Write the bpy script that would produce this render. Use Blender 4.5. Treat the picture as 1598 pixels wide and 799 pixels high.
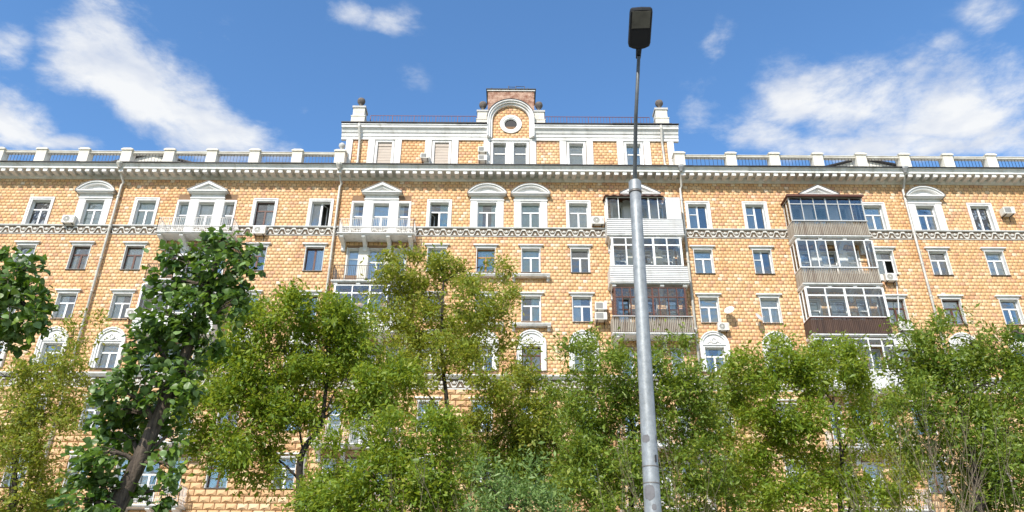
import bpy, math, random
import numpy as np
from mathutils import Vector, Matrix
random.seed(7)
rng = np.random.default_rng(7)
R = math.radians
for o in list(bpy.data.objects): bpy.data.objects.remove(o)
SC = bpy.context.scene
COL = SC.collection

# ------------------------------------------------------------------ camera
PITCH, ROLL, CAMZ, FPX = R(27.1), R(0.38), 1.6, 1200.0
cd = bpy.data.cameras.new('camera'); cam = bpy.data.objects.new('camera', cd); COL.objects.link(cam)
cd.sensor_width = 36.0; cd.lens = FPX / 1598 * 36.0; cd.clip_end = 3000; cd.clip_start = 0.05
CR = Matrix.Rotation(math.pi / 2 + PITCH, 3, 'X') @ Matrix.Rotation(ROLL, 3, 'Z')
cam.matrix_world = Matrix.Translation((0, 0, CAMZ)) @ CR.to_4x4()
SC.camera = cam

def ray(px, py):
    return CR @ Vector(((px - 799) / FPX, (399.5 - py) / FPX, -1))
def at(px, py, Y):
    """world point at distance Y in front of the camera seen at photo pixel px, py"""
    d = ray(px, py); return d * (Y / d.y) + Vector((0, 0, CAMZ))

# ------------------------------------------------------------------ light
SUN_TO = Vector((-0.44, -1.0, 0.93)).normalized()
EL = math.asin(SUN_TO.z)
sl = bpy.data.lights.new('sun', 'SUN'); sl.energy = 3.55; sl.angle = R(0.5); sl.color = (1.0, 0.95, 0.87)
sun = bpy.data.objects.new('sun', sl); COL.objects.link(sun)
sun.rotation_euler = (-SUN_TO).to_track_quat('-Z', 'Y').to_euler(); sun.location = (0, 0, 60)

VS = SC.view_settings
SC.display_settings.display_device = 'sRGB'
VS.view_transform = 'Standard'; VS.look = 'None'; VS.exposure = 0.66; VS.gamma = 1; VS.use_curve_mapping = False

W = bpy.data.worlds.new('World'); SC.world = W; W.use_nodes = True
nt = W.node_tree; nt.nodes.clear()
def N(t, **k):
    n = nt.nodes.new(t)
    for a, b in k.items(): setattr(n, a, b)
    return n
def L(a, b): nt.links.new(a, b)
def math_n(op, a, b=None, c=None, clamp=False):
    n = N('ShaderNodeMath', operation=op); n.use_clamp = clamp
    for i, v in enumerate((a, b, c)):
        if v is None: continue
        if isinstance(v, (int, float)): n.inputs[i].default_value = v
        else: L(v, n.inputs[i])
    return n.outputs[0]
def vmath(op, a, b=None):
    n = N('ShaderNodeVectorMath', operation=op)
    for i, v in enumerate((a, b)):
        if v is None: continue
        if isinstance(v, (tuple, Vector)): n.inputs[i].default_value = tuple(v)
        else: L(v, n.inputs[i])
    return n.outputs['Value'] if op == 'DOT_PRODUCT' else n.outputs[0]
sky = N('ShaderNodeTexSky', sky_type='NISHITA'); sky.sun_disc = False
sky.sun_elevation = EL; sky.sun_rotation = math.atan2(SUN_TO.x, SUN_TO.y)
sky.air_density = 1.0; sky.dust_density = 0.1; sky.ozone_density = 2.2; sky.altitude = 200
tc = N('ShaderNodeTexCoord')
sep = N('ShaderNodeSeparateXYZ'); L(tc.outputs['Generated'], sep.inputs[0])
zc = math_n('MAXIMUM', sep.outputs[2], 0.06)
comb = N('ShaderNodeCombineXYZ')
L(math_n('DIVIDE', sep.outputs[0], zc), comb.inputs[0]); L(math_n('DIVIDE', sep.outputs[1], zc), comb.inputs[1])
P = comb.outputs[0]
nz = N('ShaderNodeTexNoise'); nz.inputs['Scale'].default_value = 4.2; nz.inputs['Detail'].default_value = 9
nz.inputs['Roughness'].default_value = 0.64; nz.inputs['Distortion'].default_value = 0.15; L(P, nz.inputs['Vector'])
nb = N('ShaderNodeTexNoise'); nb.inputs['Scale'].default_value = 1.1; nb.inputs['Detail'].default_value = 3; L(vmath('ADD', P, (3.7, 1.2, 0)), nb.inputs['Vector'])
def plane(px, py):
    d = ray(px, py); return Vector((d.x / d.z, d.y / d.z, 0))
# cloud banks on the cloud layer (centre, extent, weight)
CL = [(145, 75, 92, 88, 15, 1.02), (215, 135, 125, 66, 25, 1.08), (290, 190, 145, 48, 18, 1.1), (370, 215, 70, 22, 10, .8),
      (25, 195, 75, 45, 20, 1.1), (100, 222, 70, 18, 0, .9), (18, 65, 50, 40, 30, .75), (330, 60, 50, 40, 30, .35),
      (552, 18, 50, 26, 20, .9), (610, 36, 65, 28, 15, .85),
      (1245, 160, 75, 52, 0, .95), (1345, 178, 130, 60, 0, 1.02), (1480, 180, 130, 68, 0, 1.02), (1575, 140, 65, 62, 0, .8), (1190, 212, 90, 28, 0, .8), (1400, 225, 240, 26, 0, 1.0),
      (1108, 100, 30, 75, 20, .50), (640, 122, 40, 34, 20, .33), (1545, 25, 60, 40, 20, .42), (1085, 170, 38, 70, 10, .5), (470, 172, 22, 16, 0, .5), (1480, 70, 60, 30, 20, .30)]
acc = None
for (x, y, rx, ry, a, w) in CL:
    c = plane(x, y); ca, sa = math.cos(R(a)), math.sin(R(a))
    e1 = plane(x + ca * rx, y + sa * rx) - c; e2 = plane(x - sa * ry, y + ca * ry) - c
    det = e1.x * e2.y - e1.y * e2.x
    u = Vector((e2.y, -e2.x, 0)) / det; v = Vector((-e1.y, e1.x, 0)) / det
    q = vmath('SUBTRACT', P, c)
    du = vmath('DOT_PRODUCT', q, u); dv = vmath('DOT_PRODUCT', q, v)
    r2 = math_n('ADD', math_n('MULTIPLY', du, du), math_n('MULTIPLY', dv, dv))
    f = math_n('MULTIPLY', math_n('EXPONENT', math_n('MULTIPLY', r2, -0.95)), w)
    acc = f if acc is None else math_n('MAXIMUM', acc, f)
# out of view the broken cumulus is thickened to whiten window reflections
away = N('ShaderNodeMapRange'); away.interpolation_type = 'SMOOTHSTEP'
fr = vmath('SUBTRACT', P, (0, 1.12, 0)); dist = N('ShaderNodeVectorMath', operation='LENGTH'); L(fr, dist.inputs[0])
away.inputs[1].default_value = 0.9; away.inputs[2].default_value = 1.3; L(dist.outputs['Value'], away.inputs[0])
gen = N('ShaderNodeMapRange'); gen.inputs[1].default_value = 0.40; gen.inputs[2].default_value = 0.55; L(nb.outputs[0], gen.inputs[0])
acc = math_n('MAXIMUM', acc, math_n('MULTIPLY', gen.outputs[0], away.outputs[0]))
mix = math_n('ADD', acc, math_n('MULTIPLY', math_n('SUBTRACT', nz.outputs[0], 0.5), 2.3))
ms = N('ShaderNodeMapRange'); ms.interpolation_type = 'SMOOTHSTEP'
ms.inputs[1].default_value = 0.26; ms.inputs[2].default_value = 1.02; L(mix, ms.inputs[0])
has = N('ShaderNodeMapRange'); has.inputs[1].default_value = 0.03; has.inputs[2].default_value = 0.3; L(acc, has.inputs[0])
mask = math_n('MULTIPLY', math_n('MULTIPLY', ms.outputs[0], has.outputs[0]), 0.97, clamp=True)
hs = N('ShaderNodeHueSaturation'); hs.inputs['Saturation'].default_value = 1.17; hs.inputs['Value'].default_value = 1.1; L(sky.outputs[0], hs.inputs['Color'])
bg = N('ShaderNodeBackground'); bg.inputs[1].default_value = 0.15; L(hs.outputs[0], bg.inputs[0])
cs = N('ShaderNodeTexNoise'); cs.inputs['Scale'].default_value = 7.0; cs.inputs['Detail'].default_value = 6; L(vmath('ADD', P, (9.1, 4.4, 0)), cs.inputs['Vector'])
cc = N('ShaderNodeValToRGB'); cc.color_ramp.elements[0].position = 0.36; cc.color_ramp.elements[0].color = (0.70, 0.76, 0.88, 1); cc.color_ramp.elements[1].position = 0.58; cc.color_ramp.elements[1].color = (0.97, 0.985, 1.0, 1); L(cs.outputs[0], cc.inputs[0])
bc = N('ShaderNodeBackground'); L(cc.outputs[0], bc.inputs[0]); bc.inputs[1].default_value = 0.62
mx = N('ShaderNodeMixShader'); L(mask, mx.inputs[0]); L(bg.outputs[0], mx.inputs[1]); L(bc.outputs[0], mx.inputs[2])
wo = N('ShaderNodeOutputWorld'); L(mx.outputs[0], wo.inputs[0])

# ------------------------------------------------------------------ materials
def mat(name, col, rough=0.7, metal=0.0, var=0.0, scale=3.0, col2=None, bump=0.0, bscale=30.0, island=None, spec=0.4, streak=False, weather=None):
    m = bpy.data.materials.new(name); m.use_nodes = True
    t = m.node_tree; b = t.nodes['Principled BSDF']
    b.inputs['Roughness'].default_value = rough; b.inputs['Metallic'].default_value = metal
    b.inputs['Specular IOR Level'].default_value = spec
    b.inputs['Base Color'].default_value = (*col, 1)
    out = None
    co = t.nodes.new('ShaderNodeTexCoord')
    if island:
        g = t.nodes.new('ShaderNodeNewGeometry'); cr = t.nodes.new('ShaderNodeValToRGB')
        t.links.new(g.outputs['Random Per Island'], cr.inputs[0])
        e = cr.color_ramp.elements
        while len(e) < len(island): e.new(0.5)
        for i, (p, c) in enumerate(island): e[i].position = p; e[i].color = (*c, 1)
        out = cr.outputs[0]
    if var or col2:
        n = t.nodes.new('ShaderNodeTexNoise'); n.inputs['Scale'].default_value = scale; n.inputs['Detail'].default_value = 6
        n.inputs['Roughness'].default_value = 0.65
        if streak:
            mp = t.nodes.new('ShaderNodeMapping'); mp.inputs['Scale'].default_value = (1, 1, 0.12)
            t.links.new(co.outputs['Object'], mp.inputs[0]); t.links.new(mp.outputs[0], n.inputs['Vector'])
        else: t.links.new(co.outputs['Object'], n.inputs['Vector'])
        mr = t.nodes.new('ShaderNodeMapRange'); mr.inputs[1].default_value = 0.35; mr.inputs[2].default_value = 0.68
        t.links.new(n.outputs[0], mr.inputs[0])
        mi = t.nodes.new('ShaderNodeMix'); mi.data_type = 'RGBA'
        c2 = col2 if col2 else tuple(c * (1 - var) for c in col)
        t.links.new(mr.outputs[0], mi.inputs['Factor'])
        if out is None:
            mi.inputs['A'].default_value = (*col, 1); mi.inputs['B'].default_value = (*c2, 1)
        else:
            mi.blend_type = 'MULTIPLY'; t.links.new(out, mi.inputs['A']); mi.inputs['B'].default_value = (*c2, 1)
        out = mi.outputs['Result']
    if weather:
        if out is None:
            rgb = t.nodes.new('ShaderNodeRGB'); rgb.outputs[0].default_value = (*col, 1); out = rgb.outputs[0]
        for (sc, lo, hi, fac, wc) in weather:
            mp = t.nodes.new('ShaderNodeMapping'); mp.inputs['Scale'].default_value = sc
            t.links.new(co.outputs['Object'], mp.inputs[0])
            n = t.nodes.new('ShaderNodeTexNoise'); n.inputs['Scale'].default_value = 1.0; n.inputs['Detail'].default_value = 5; n.inputs['Roughness'].default_value = 0.6
            t.links.new(mp.outputs[0], n.inputs['Vector'])
            mr = t.nodes.new('ShaderNodeMapRange'); mr.inputs[1].default_value = lo; mr.inputs[2].default_value = hi; mr.inputs[4].default_value = fac
            t.links.new(n.outputs[0], mr.inputs[0])
            mi = t.nodes.new('ShaderNodeMix'); mi.data_type = 'RGBA'; mi.blend_type = 'MULTIPLY'
            t.links.new(mr.outputs[0], mi.inputs['Factor']); t.links.new(out, mi.inputs['A']); mi.inputs['B'].default_value = (*wc, 1); out = mi.outputs['Result']
    if out is not None: t.links.new(out, b.inputs['Base Color'])
    if bump:
        n = t.nodes.new('ShaderNodeTexNoise'); n.inputs['Scale'].default_value = bscale; n.inputs['Detail'].default_value = 4
        t.links.new(co.outputs['Object'], n.inputs['Vector'])
        bp = t.nodes.new('ShaderNodeBump'); bp.inputs['Strength'].default_value = bump; bp.inputs['Distance'].default_value = 0.02
        t.links.new(n.outputs[0], bp.inputs['Height']); t.links.new(bp.outputs[0], b.inputs['Normal'])
    return m

def leaf_mat(name, ramp, trans=(0.25, 0.4, 0.05), tf=0.35, rough=0.45, spec=0.4, back=None):
    m = bpy.data.materials.new(name); m.use_nodes = True
    t = m.node_tree; b = t.nodes['Principled BSDF']; o = t.nodes['Material Output']
    g = t.nodes.new('ShaderNodeNewGeometry'); cr = t.nodes.new('ShaderNodeValToRGB')
    oi = t.nodes.new('ShaderNodeObjectInfo'); ad = t.nodes.new('ShaderNodeMath'); ad.operation = 'ADD'
    fr_ = t.nodes.new('ShaderNodeMath'); fr_.operation = 'FRACT'
    t.links.new(g.outputs['Random Per Island'], ad.inputs[0]); t.links.new(oi.outputs['Random'], ad.inputs[1]); t.links.new(ad.outputs[0], fr_.inputs[0])
    t.links.new(fr_.outputs[0], cr.inputs[0])
    e = cr.color_ramp.elements
    while len(e) < len(ramp): e.new(0.5)
    for i, (p, c) in enumerate(ramp): e[i].position = p; e[i].color = (*c, 1)
    colr = cr.outputs[0]
    if back:
        mi = t.nodes.new('ShaderNodeMix'); mi.data_type = 'RGBA'; mi.inputs['B'].default_value = (*back, 1)
        t.links.new(g.outputs['Backfacing'], mi.inputs['Factor']); t.links.new(colr, mi.inputs['A']); colr = mi.outputs['Result']
    t.links.new(colr, b.inputs['Base Color'])
    b.inputs['Roughness'].default_value = rough; b.inputs['Specular IOR Level'].default_value = spec
    tr = t.nodes.new('ShaderNodeBsdfTranslucent'); tr.inputs[0].default_value = (*trans, 1)
    mx = t.nodes.new('ShaderNodeMixShader'); mx.inputs[0].default_value = tf
    t.links.new(b.outputs[0], mx.inputs[1]); t.links.new(tr.outputs[0], mx.inputs[2]); t.links.new(mx.outputs[0], o.inputs[0])
    return m

def glass_mat(name, tint, refl):
    m = bpy.data.materials.new(name); m.use_nodes = True
    t = m.node_tree; t.nodes.remove(t.nodes['Principled BSDF']); o = t.nodes['Material Output']
    tr = t.nodes.new('ShaderNodeBsdfTransparent'); tr.inputs[0].default_value = (*tint, 1)
    gl = t.nodes.new('ShaderNodeBsdfGlossy'); gl.inputs['Roughness'].default_value = 0.03; gl.inputs[0].default_value = (0.98, 0.95, 0.90, 1)
    co = t.nodes.new('ShaderNodeTexCoord'); n = t.nodes.new('ShaderNodeTexNoise'); n.inputs['Scale'].default_value = 1.6
    t.links.new(co.outputs['Object'], n.inputs['Vector'])
    bp = t.nodes.new('ShaderNodeBump'); bp.inputs['Strength'].default_value = 0.25; bp.inputs['Distance'].default_value = 0.03
    t.links.new(n.outputs[0], bp.inputs['Height']); t.links.new(bp.outputs[0], gl.inputs['Normal'])
    fr = t.nodes.new('ShaderNodeFresnel'); fr.inputs[0].default_value = 1.5
    ma = t.nodes.new('ShaderNodeMath'); ma.operation = 'ADD'; ma.inputs[1].default_value = refl; t.links.new(fr.outputs[0], ma.inputs[0])
    mx = t.nodes.new('ShaderNodeMixShader')
    t.links.new(ma.outputs[0], mx.inputs[0]); t.links.new(tr.outputs[0], mx.inputs[1]); t.links.new(gl.outputs[0], mx.inputs[2]); t.links.new(mx.outputs[0], o.inputs[0])
    return m

M = {}
M['white'] = mat('white_plaster', (0.80, 0.79, 0.77), 0.8, var=0.14, scale=1.3, bump=0.25, bscale=12, weather=[((1.6, 1.6, .35), .5, .72, .75, (.62, .60, .56)), ((5, 5, 5), .62, .74, .6, (.6, .57, .52))])
M['whitegrey'] = mat('weathered_plaster', (0.80, 0.80, 0.78), 0.85, col2=(0.66, 0.66, 0.63), scale=1.8, bump=0.2, weather=[((2.2, .5, .5), .52, .7, .7, (.66, .64, .58))])
M['cream'] = mat('cream_plaster', (0.76, 0.73, 0.65), 0.85, col2=(0.60, 0.55, 0.46), scale=1.5, bump=0.2)
M['ornament'] = mat('ornament_plaster', (0.70, 0.67, 0.61), 0.8, var=0.2, scale=2)
M['friezeback'] = mat('frieze_ground', (0.17, 0.125, 0.085), 0.9, var=0.3, scale=3)
M['grout'] = mat('tile_mortar', (0.30, 0.185, 0.11), 0.95, var=0.3, scale=1.2)
M['tile'] = mat('glazed_wall_tile', (0.6, 0.36, 0.13), 0.55, spec=0.35, col2=(0.97, 0.93, 0.90), scale=0.55, bump=0.1, bscale=9, weather=[((.16, .16, .22), .46, .62, .7, (1.0, .89, .76)), ((.9, .9, .07), .54, .74, .75, (.74, .69, .65)), ((.35, .35, .3), .55, .7, .6, (1.0, .93, 1.0))],
    island=[(0.0, (0.55, 0.31, 0.165)), (0.07, (0.66, 0.38, 0.23)), (0.16, (0.66, 0.395, 0.19)), (0.45, (0.70, 0.44, 0.22)), (0.75, (0.73, 0.48, 0.255)), (0.93, (0.76, 0.54, 0.315)), (1.0, (0.79, 0.66, 0.49))])
M['rustic'] = mat('rough_faced_stone', (0.56, 0.33, 0.15), 0.9, var=0.2, col2=(0.88, 0.82, 0.76), scale=1.5, bump=0.5, bscale=14,
    island=[(0.0, (0.54, 0.33, 0.17)), (0.5, (0.66, 0.43, 0.23)), (1.0, (0.74, 0.55, 0.35))])
M['roofmetal'] = mat('dark_roof_metal', (0.05, 0.045, 0.045), 0.6, metal=0.2, var=0.4)
M['gutter'] = mat('pale_eaves_metal', (0.42, 0.42, 0.42), 0.5, metal=0.3, var=0.3, scale=0.8)
M['pipe'] = mat('painted_downpipe', (0.62, 0.59, 0.53), 0.5, metal=0.2, var=0.3, scale=2)
M['pvc'] = mat('white_window_frame', (0.80, 0.80, 0.79), 0.35, spec=0.5)
M['brown'] = mat('dark_brown_wood', (0.12, 0.045, 0.03), 0.55, var=0.3)
M['orange'] = mat('varnished_wood', (0.42, 0.2, 0.06), 0.5, var=0.25)
M['greyframe'] = mat('grey_aluminium_frame', (0.58, 0.57, 0.54), 0.4, metal=0.3)
M['glass'] = glass_mat('window_glass', (0.93, 0.96, 0.96), 0.10)
M['glassclear'] = glass_mat('balcony_glass', (0.93, 0.95, 0.95), 0.025)
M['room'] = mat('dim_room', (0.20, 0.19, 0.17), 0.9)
M['sheer'] = mat('sheer_curtain', (0.74, 0.77, 0.77), 0.9, var=0.15, scale=2)
M['teal'] = mat('pale_teal_curtain', (0.46, 0.66, 0.66), 0.9, var=0.15)
M['greyblind'] = mat('grey_blind', (0.52, 0.51, 0.49), 0.8, var=0.15)
M['shutter'] = mat('beige_roller_shutter', (0.52, 0.44, 0.37), 0.7, var=0.12)
M['darkmetal'] = mat('black_iron', (0.035, 0.032, 0.035), 0.5, metal=0.4)
M['rust'] = mat('red_lead_iron', (0.16, 0.06, 0.055), 0.6, metal=0.2)
M['whiteiron'] = mat('pale_painted_iron', (0.62, 0.60, 0.57), 0.5)
M['siding'] = mat('white_siding', (0.66, 0.66, 0.65), 0.5, var=0.12, weather=[((1.5, 1.5, .3), .5, .75, .6, (.7, .68, .64))])
M['ribs'] = mat('weathered_batten_wood', (0.40, 0.355, 0.29), 0.8, col2=(0.24, 0.19, 0.15), scale=5, streak=True)
M['darkribs'] = mat('dark_batten_wood', (0.10, 0.058, 0.042), 0.75, col2=(0.05, 0.03, 0.024), scale=5, streak=True)
M['sill'] = mat('zinc_sill', (0.22, 0.2, 0.18), 0.5, metal=0.3, var=0.3)
M['ac'] = mat('ac_casing', (0.74, 0.72, 0.66), 0.4, var=0.1, scale=4)
M['acdark'] = mat('ac_grille', (0.16, 0.15, 0.14), 0.6)
M['brick'] = mat('eroded_brick', (0.19, 0.07, 0.04), 0.95, col2=(0.58, 0.40, 0.30), scale=3.2, bump=1.0, bscale=9)
M['zinc'] = mat('galvanised_steel', (0.36, 0.38, 0.39), 0.5, metal=0.3, col2=(0.24, 0.26, 0.27), scale=14, bump=0.08, bscale=60, weather=[((9, 9, 1.2), .5, .7, .7, (.7, .7, .68)), ((26, 26, 26), .6, .75, .6, (.62, .6, .56))])
M['zincbacklit'] = mat('backlit_steel', (0.13, 0.14, 0.145), 0.5, metal=0.3, var=0.3, scale=10)  # arm steel, darker than the pole: backlit look put into the colour
M['lampblack'] = mat('shade_black', (0.022, 0.022, 0.024), 0.5, spec=0.3)  # near black: shadow under the lamp head is put into the colour
M['lens'] = mat('lamp_diffuser', (0.20, 0.185, 0.15), 0.25, var=0.4, scale=6)
M['patch'] = mat('scraped_poster_patch', (0.20, 0.195, 0.20), 0.8, var=0.3, scale=12)
M['bark'] = mat('dark_bark', (0.045, 0.036, 0.028), 0.95, var=0.5, scale=9, bump=0.8, bscale=18)
M['barkpale'] = mat('furrowed_bark', (0.15, 0.115, 0.085), 0.95, col2=(0.035, 0.027, 0.022), scale=16, bump=1.0, bscale=22, streak=True)
M['stone'] = mat('sooty_stone', (0.20, 0.17, 0.15), 0.9, col2=(0.08, 0.07, 0.065), scale=6, bump=0.6)
M['twig'] = mat('dry_twig', (0.24, 0.19, 0.13), 0.9, var=0.3)
M['grass'] = mat('lawn', (0.06, 0.10, 0.025), 0.95, col2=(0.09, 0.085, 0.04), scale=0.6)
M['asphalt'] = mat('asphalt', (0.09, 0.09, 0.09), 0.9, var=0.25, scale=4)
M['kerb'] = mat('concrete_kerb', (0.42, 0.41, 0.39), 0.9, var=0.2)
M['leaf_big'] = leaf_mat('broad_dark_leaf', [(0, (0.0302, 0.0756, 0.0077)), (0.5, (0.0619, 0.126, 0.011)), (0.8, (0.117, 0.2, 0.0187)), (1, (0.206, 0.296, 0.033))], (0.193, 0.33, 0.0165), 0.22, 0.42, 0.45, back=(0.206, 0.316, 0.11))
M['leaf_green'] = leaf_mat('ash_maple_leaf', [(0, (0.0861, 0.155, 0.0155)), (0.5, (0.16, 0.248, 0.0231)), (0.85, (0.246, 0.321, 0.0335)), (1, (0.344, 0.359, 0.0515))], (0.492, 0.569, 0.0386), 0.36)
M['leaf_yellow'] = leaf_mat('yellowing_leaf', [(0, (0.101, 0.151, 0.0161)), (0.4, (0.18, 0.242, 0.0273)), (0.78, (0.27, 0.314, 0.0421)), (1, (0.428, 0.35, 0.0867))], (0.519, 0.544, 0.0495), 0.36)
M['leaf_deep'] = leaf_mat('deep_green_leaf', [(0, (0.0676, 0.121, 0.0166)), (0.5, (0.136, 0.21, 0.0249)), (0.85, (0.209, 0.286, 0.036)), (1, (0.31, 0.343, 0.0624))], (0.432, 0.508, 0.0416), 0.32)
M['leaf_silver'] = leaf_mat('silvery_leaf', [(0, (0.108, 0.185, 0.045)), (0.6, (0.18, 0.271, 0.075)), (1, (0.288, 0.385, 0.128))], (0.24, 0.399, 0.075), 0.25)

# ------------------------------------------------------------------ mesh helpers
class MB:
    def __init__(s): s.v = []; s.f = []
    def quad(s, a, b, c, d):
        n = len(s.v); s.v += [a, b, c, d]; s.f.append((n, n + 1, n + 2, n + 3)); return s
    def box(s, x0, x1, y0, y1, z0, z1):
        n = len(s.v)
        s.v += [(x0, y0, z0), (x1, y0, z0), (x1, y1, z0), (x0, y1, z0), (x0, y0, z1), (x1, y0, z1), (x1, y1, z1), (x0, y1, z1)]
        s.f += [tuple(n + i for i in q) for q in ((0, 3, 2, 1), (4, 5, 6, 7), (0, 1, 5, 4), (1, 2, 6, 5), (2, 3, 7, 6), (3, 0, 4, 7))]; return s
    def prism(s, pts, y0, y1):
        """polygon pts in x,z (counter-clockwise seen from -y), from y0 (front) to y1"""
        n = len(s.v); k = len(pts)
        s.v += [(x, y0, z) for x, z in pts] + [(x, y1, z) for x, z in pts]
        s.f.append(tuple(range(n, n + k))); s.f.append(tuple(range(n + 2 * k - 1, n + k - 1, -1)))
        for i in range(k):
            j = (i + 1) % k; s.f.append((n + j, n + i, n + k + i, n + k + j))
        return s
    def profile(s, prof, x0, x1):
        """profile points (y,z) swept along x"""
        n = len(s.v); k = len(prof)
        s.v += [(x0, y, z) for y, z in prof] + [(x1, y, z) for y, z in prof]
        for i in range(k - 1): s.f.append((n + i, n + k + i, n + k + i + 1, n + i + 1))
        s.f.append(tuple(range(n, n + k))); s.f.append(tuple(range(n + 2 * k - 1, n + k - 1, -1)))
        return s
    def strip(s, inner, outer, y0, y1, closed=False):
        """flat band between two x,z polylines, extruded y0 (front) .. y1"""
        n = len(s.v); k = len(inner)
        for y in (y0, y1): s.v += [(x, y, z) for x, z in inner] + [(x, y, z) for x, z in outer]
        I = lambda i: n + i; O = lambda i: n + k + i; I2 = lambda i: n + 2 * k + i; O2 = lambda i: n + 3 * k + i
        for i in range(k if closed else k - 1):
            j = (i + 1) % k
            s.f += [(I(i), O(i), O(j), I(j)), (O(i), O2(i), O2(j), O(j)), (I2(i), I(i), I(j), I2(j)), (O2(i), I2(i), I2(j), O2(j))]
        if not closed:
            s.f += [(I(0), I2(0), O2(0), O(0)), (I(k - 1), O(k - 1), O2(k - 1), I2(k - 1))]
        return s
    def arc(s, cx, cz, r0, r1, a0, a1, y0, y1, n=16):
        A = [R(a0 + (a1 - a0) * i / n) for i in range(n + 1)]
        closed = abs(a1 - a0) >= 359.9
        if closed: A = A[:-1]
        return s.strip([(cx + r0 * math.cos(a), cz + r0 * math.sin(a)) for a in A], [(cx + r1 * math.cos(a), cz + r1 * math.sin(a)) for a in A], y0, y1, closed)
    def tube(s, pts, rad, sides=8, cap=True):
        pts = [Vector(p) for p in pts]; n = len(s.v)
        if not hasattr(rad, '__len__'): rad = [rad] * len(pts)
        up = None
        for i, p in enumerate(pts):
            d = (pts[min(i + 1, len(pts) - 1)] - pts[max(i - 1, 0)])
            if d.length < 1e-9: d = Vector((0, 0, 1))
            d.normalize()
            if up is None: up = Vector((1, 0, 0)) if abs(d.x) < 0.8 else Vector((0, 1, 0))
            a = (up - d * up.dot(d)).normalized(); b = d.cross(a); up = a
            for k in range(sides):
                t = 2 * math.pi * k / sides; s.v.append(tuple(p + (a * math.cos(t) + b * math.sin(t)) * rad[i]))
        for i in range(len(pts) - 1):
            for k in range(sides):
                k2 = (k + 1) % sides; s.f.append((n + i * sides + k, n + i * sides + k2, n + (i + 1) * sides + k2, n + (i + 1) * sides + k))
        if cap:
            s.f.append(tuple(n + k for k in range(sides - 1, -1, -1))); e = n + (len(pts) - 1) * sides; s.f.append(tuple(e + k for k in range(sides)))
        return s
    def lathe(s, prof, cx, cy, sides=14):
        n = len(s.v); k = len(prof)
        for (r, z) in prof:
            for i in range(sides): t = 2 * math.pi * i / sides; s.v.append((cx + r * math.cos(t), cy + r * math.sin(t), z))
        for j in range(k - 1):
            for i in range(sides):
                i2 = (i + 1) % sides; s.f.append((n + j * sides + i, n + j * sides + i2, n + (j + 1) * sides + i2, n + (j + 1) * sides + i))
        s.f.append(tuple(n + i for i in range(sides - 1, -1, -1))); s.f.append(tuple(n + (k - 1) * sides + i for i in range(sides)))
        return s
    def mesh(s, name, m, smooth=False):
        me = bpy.data.meshes.new(name); me.from_pydata(s.v, [], s.f); me.materials.append(M[m] if isinstance(m, str) else m)
        if smooth: me.polygons.foreach_set('use_smooth', [True] * len(me.polygons))
        me.update(); return me
    def build(s, name, m, parent=None, loc=(0, 0, 0), smooth=False):
        return obj(name, s.mesh(name, m, smooth), parent, loc)
def obj(name, me, parent=None, loc=(0, 0, 0), rot=None):
    o = bpy.data.objects.new(name, me); COL.objects.link(o); o.location = loc
    if rot: o.rotation_euler = rot
    if parent: o.parent = parent
    return o
def tag(o, label=None, cat=None, group=None, kind=None):
    if label: o['label'] = label
    if cat: o['category'] = cat
    if group: o['group'] = group
    if kind: o['kind'] = kind
    return o
def empty(name, loc): return obj(name, None, None, loc)
def np_mesh(name, V, F, m):
    me = bpy.data.meshes.new(name); V = np.asarray(V, np.float32); F = np.asarray(F, np.int32)
    nf, k = F.shape
    me.vertices.add(len(V)); me.vertices.foreach_set('co', V.ravel())
    me.loops.add(nf * k); me.loops.foreach_set('vertex_index', F.ravel())
    me.polygons.add(nf); me.polygons.foreach_set('loop_start', np.arange(0, nf * k, k, dtype=np.int32)); me.polygons.foreach_set('loop_total', np.full(nf, k, np.int32))
    me.materials.append(M[m]); me.update(calc_edges=True); return me

# ------------------------------------------------------------------ ground
YF = 44.0
tag(MB().quad((-900, -600, -0.14), (900, -600, -0.14), (900, 1200, -0.14), (-900, 1200, -0.14)).build('ground', 'grass'), kind='structure')
tag(MB().box(-200, 200, -9.0, 6.6, -0.13, -0.12).build('road', 'asphalt'), kind='structure')
tag(MB().box(-200, 200, 6.6, 6.78, -0.14, 0.02).build('kerb', 'kerb'), kind='structure')
tag(MB().box(-200, 200, 6.78, 10.5, -0.136, -0.01).build('pavement', 'kerb'), kind='structure')
tag(MB().box(-200, 200, 33.0, 44.2, -0.136, -0.02).build('bounce_paving', 'kerb'), kind='structure')  # unseen pale paving, added to bounce light up to the cornice

# ------------------------------------------------------------------ building
B = empty('apartment_building', (0, YF, 0))
tag(B, 'long eight storey apartment block clad in orange yellow tiles with white trim', 'building')
COLX = {0: -35.0, 1: -31.3, 2: -27.75, 3: -24.3, 4: -20.3, 5: -16.4, 6: -12.7, 7: -8.7, 8: -4.84, 9: -1.68, 10: 1.21, 11: 4.38, 12: 8.5,
        13: 12.3, 14: 16.1, 15: 20.4, 16: 23.95, 17: 27.45, 18: 31.07, 19: 34.9}
BALC = (4, 7, 12, 15)
SEG = (2, 9, 10, 17)
FZ = {8: 25.2, 7: 21.85, 6: 18.5, 5: 15.15, 4: 11.8, 3: 8.45}            # floor level of each storey
WZ = {8: (26.18, 28.08), 7: (22.96, 24.66), 6: (19.58, 21.28), 5: (16.42, 17.98), 4: (12.75, 14.5), 3: (9.5, 11.2)}
X0, X1 = -42.0, 42.0
openings = []    # x0,x1,z0,z1,(col,row,k)
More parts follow.
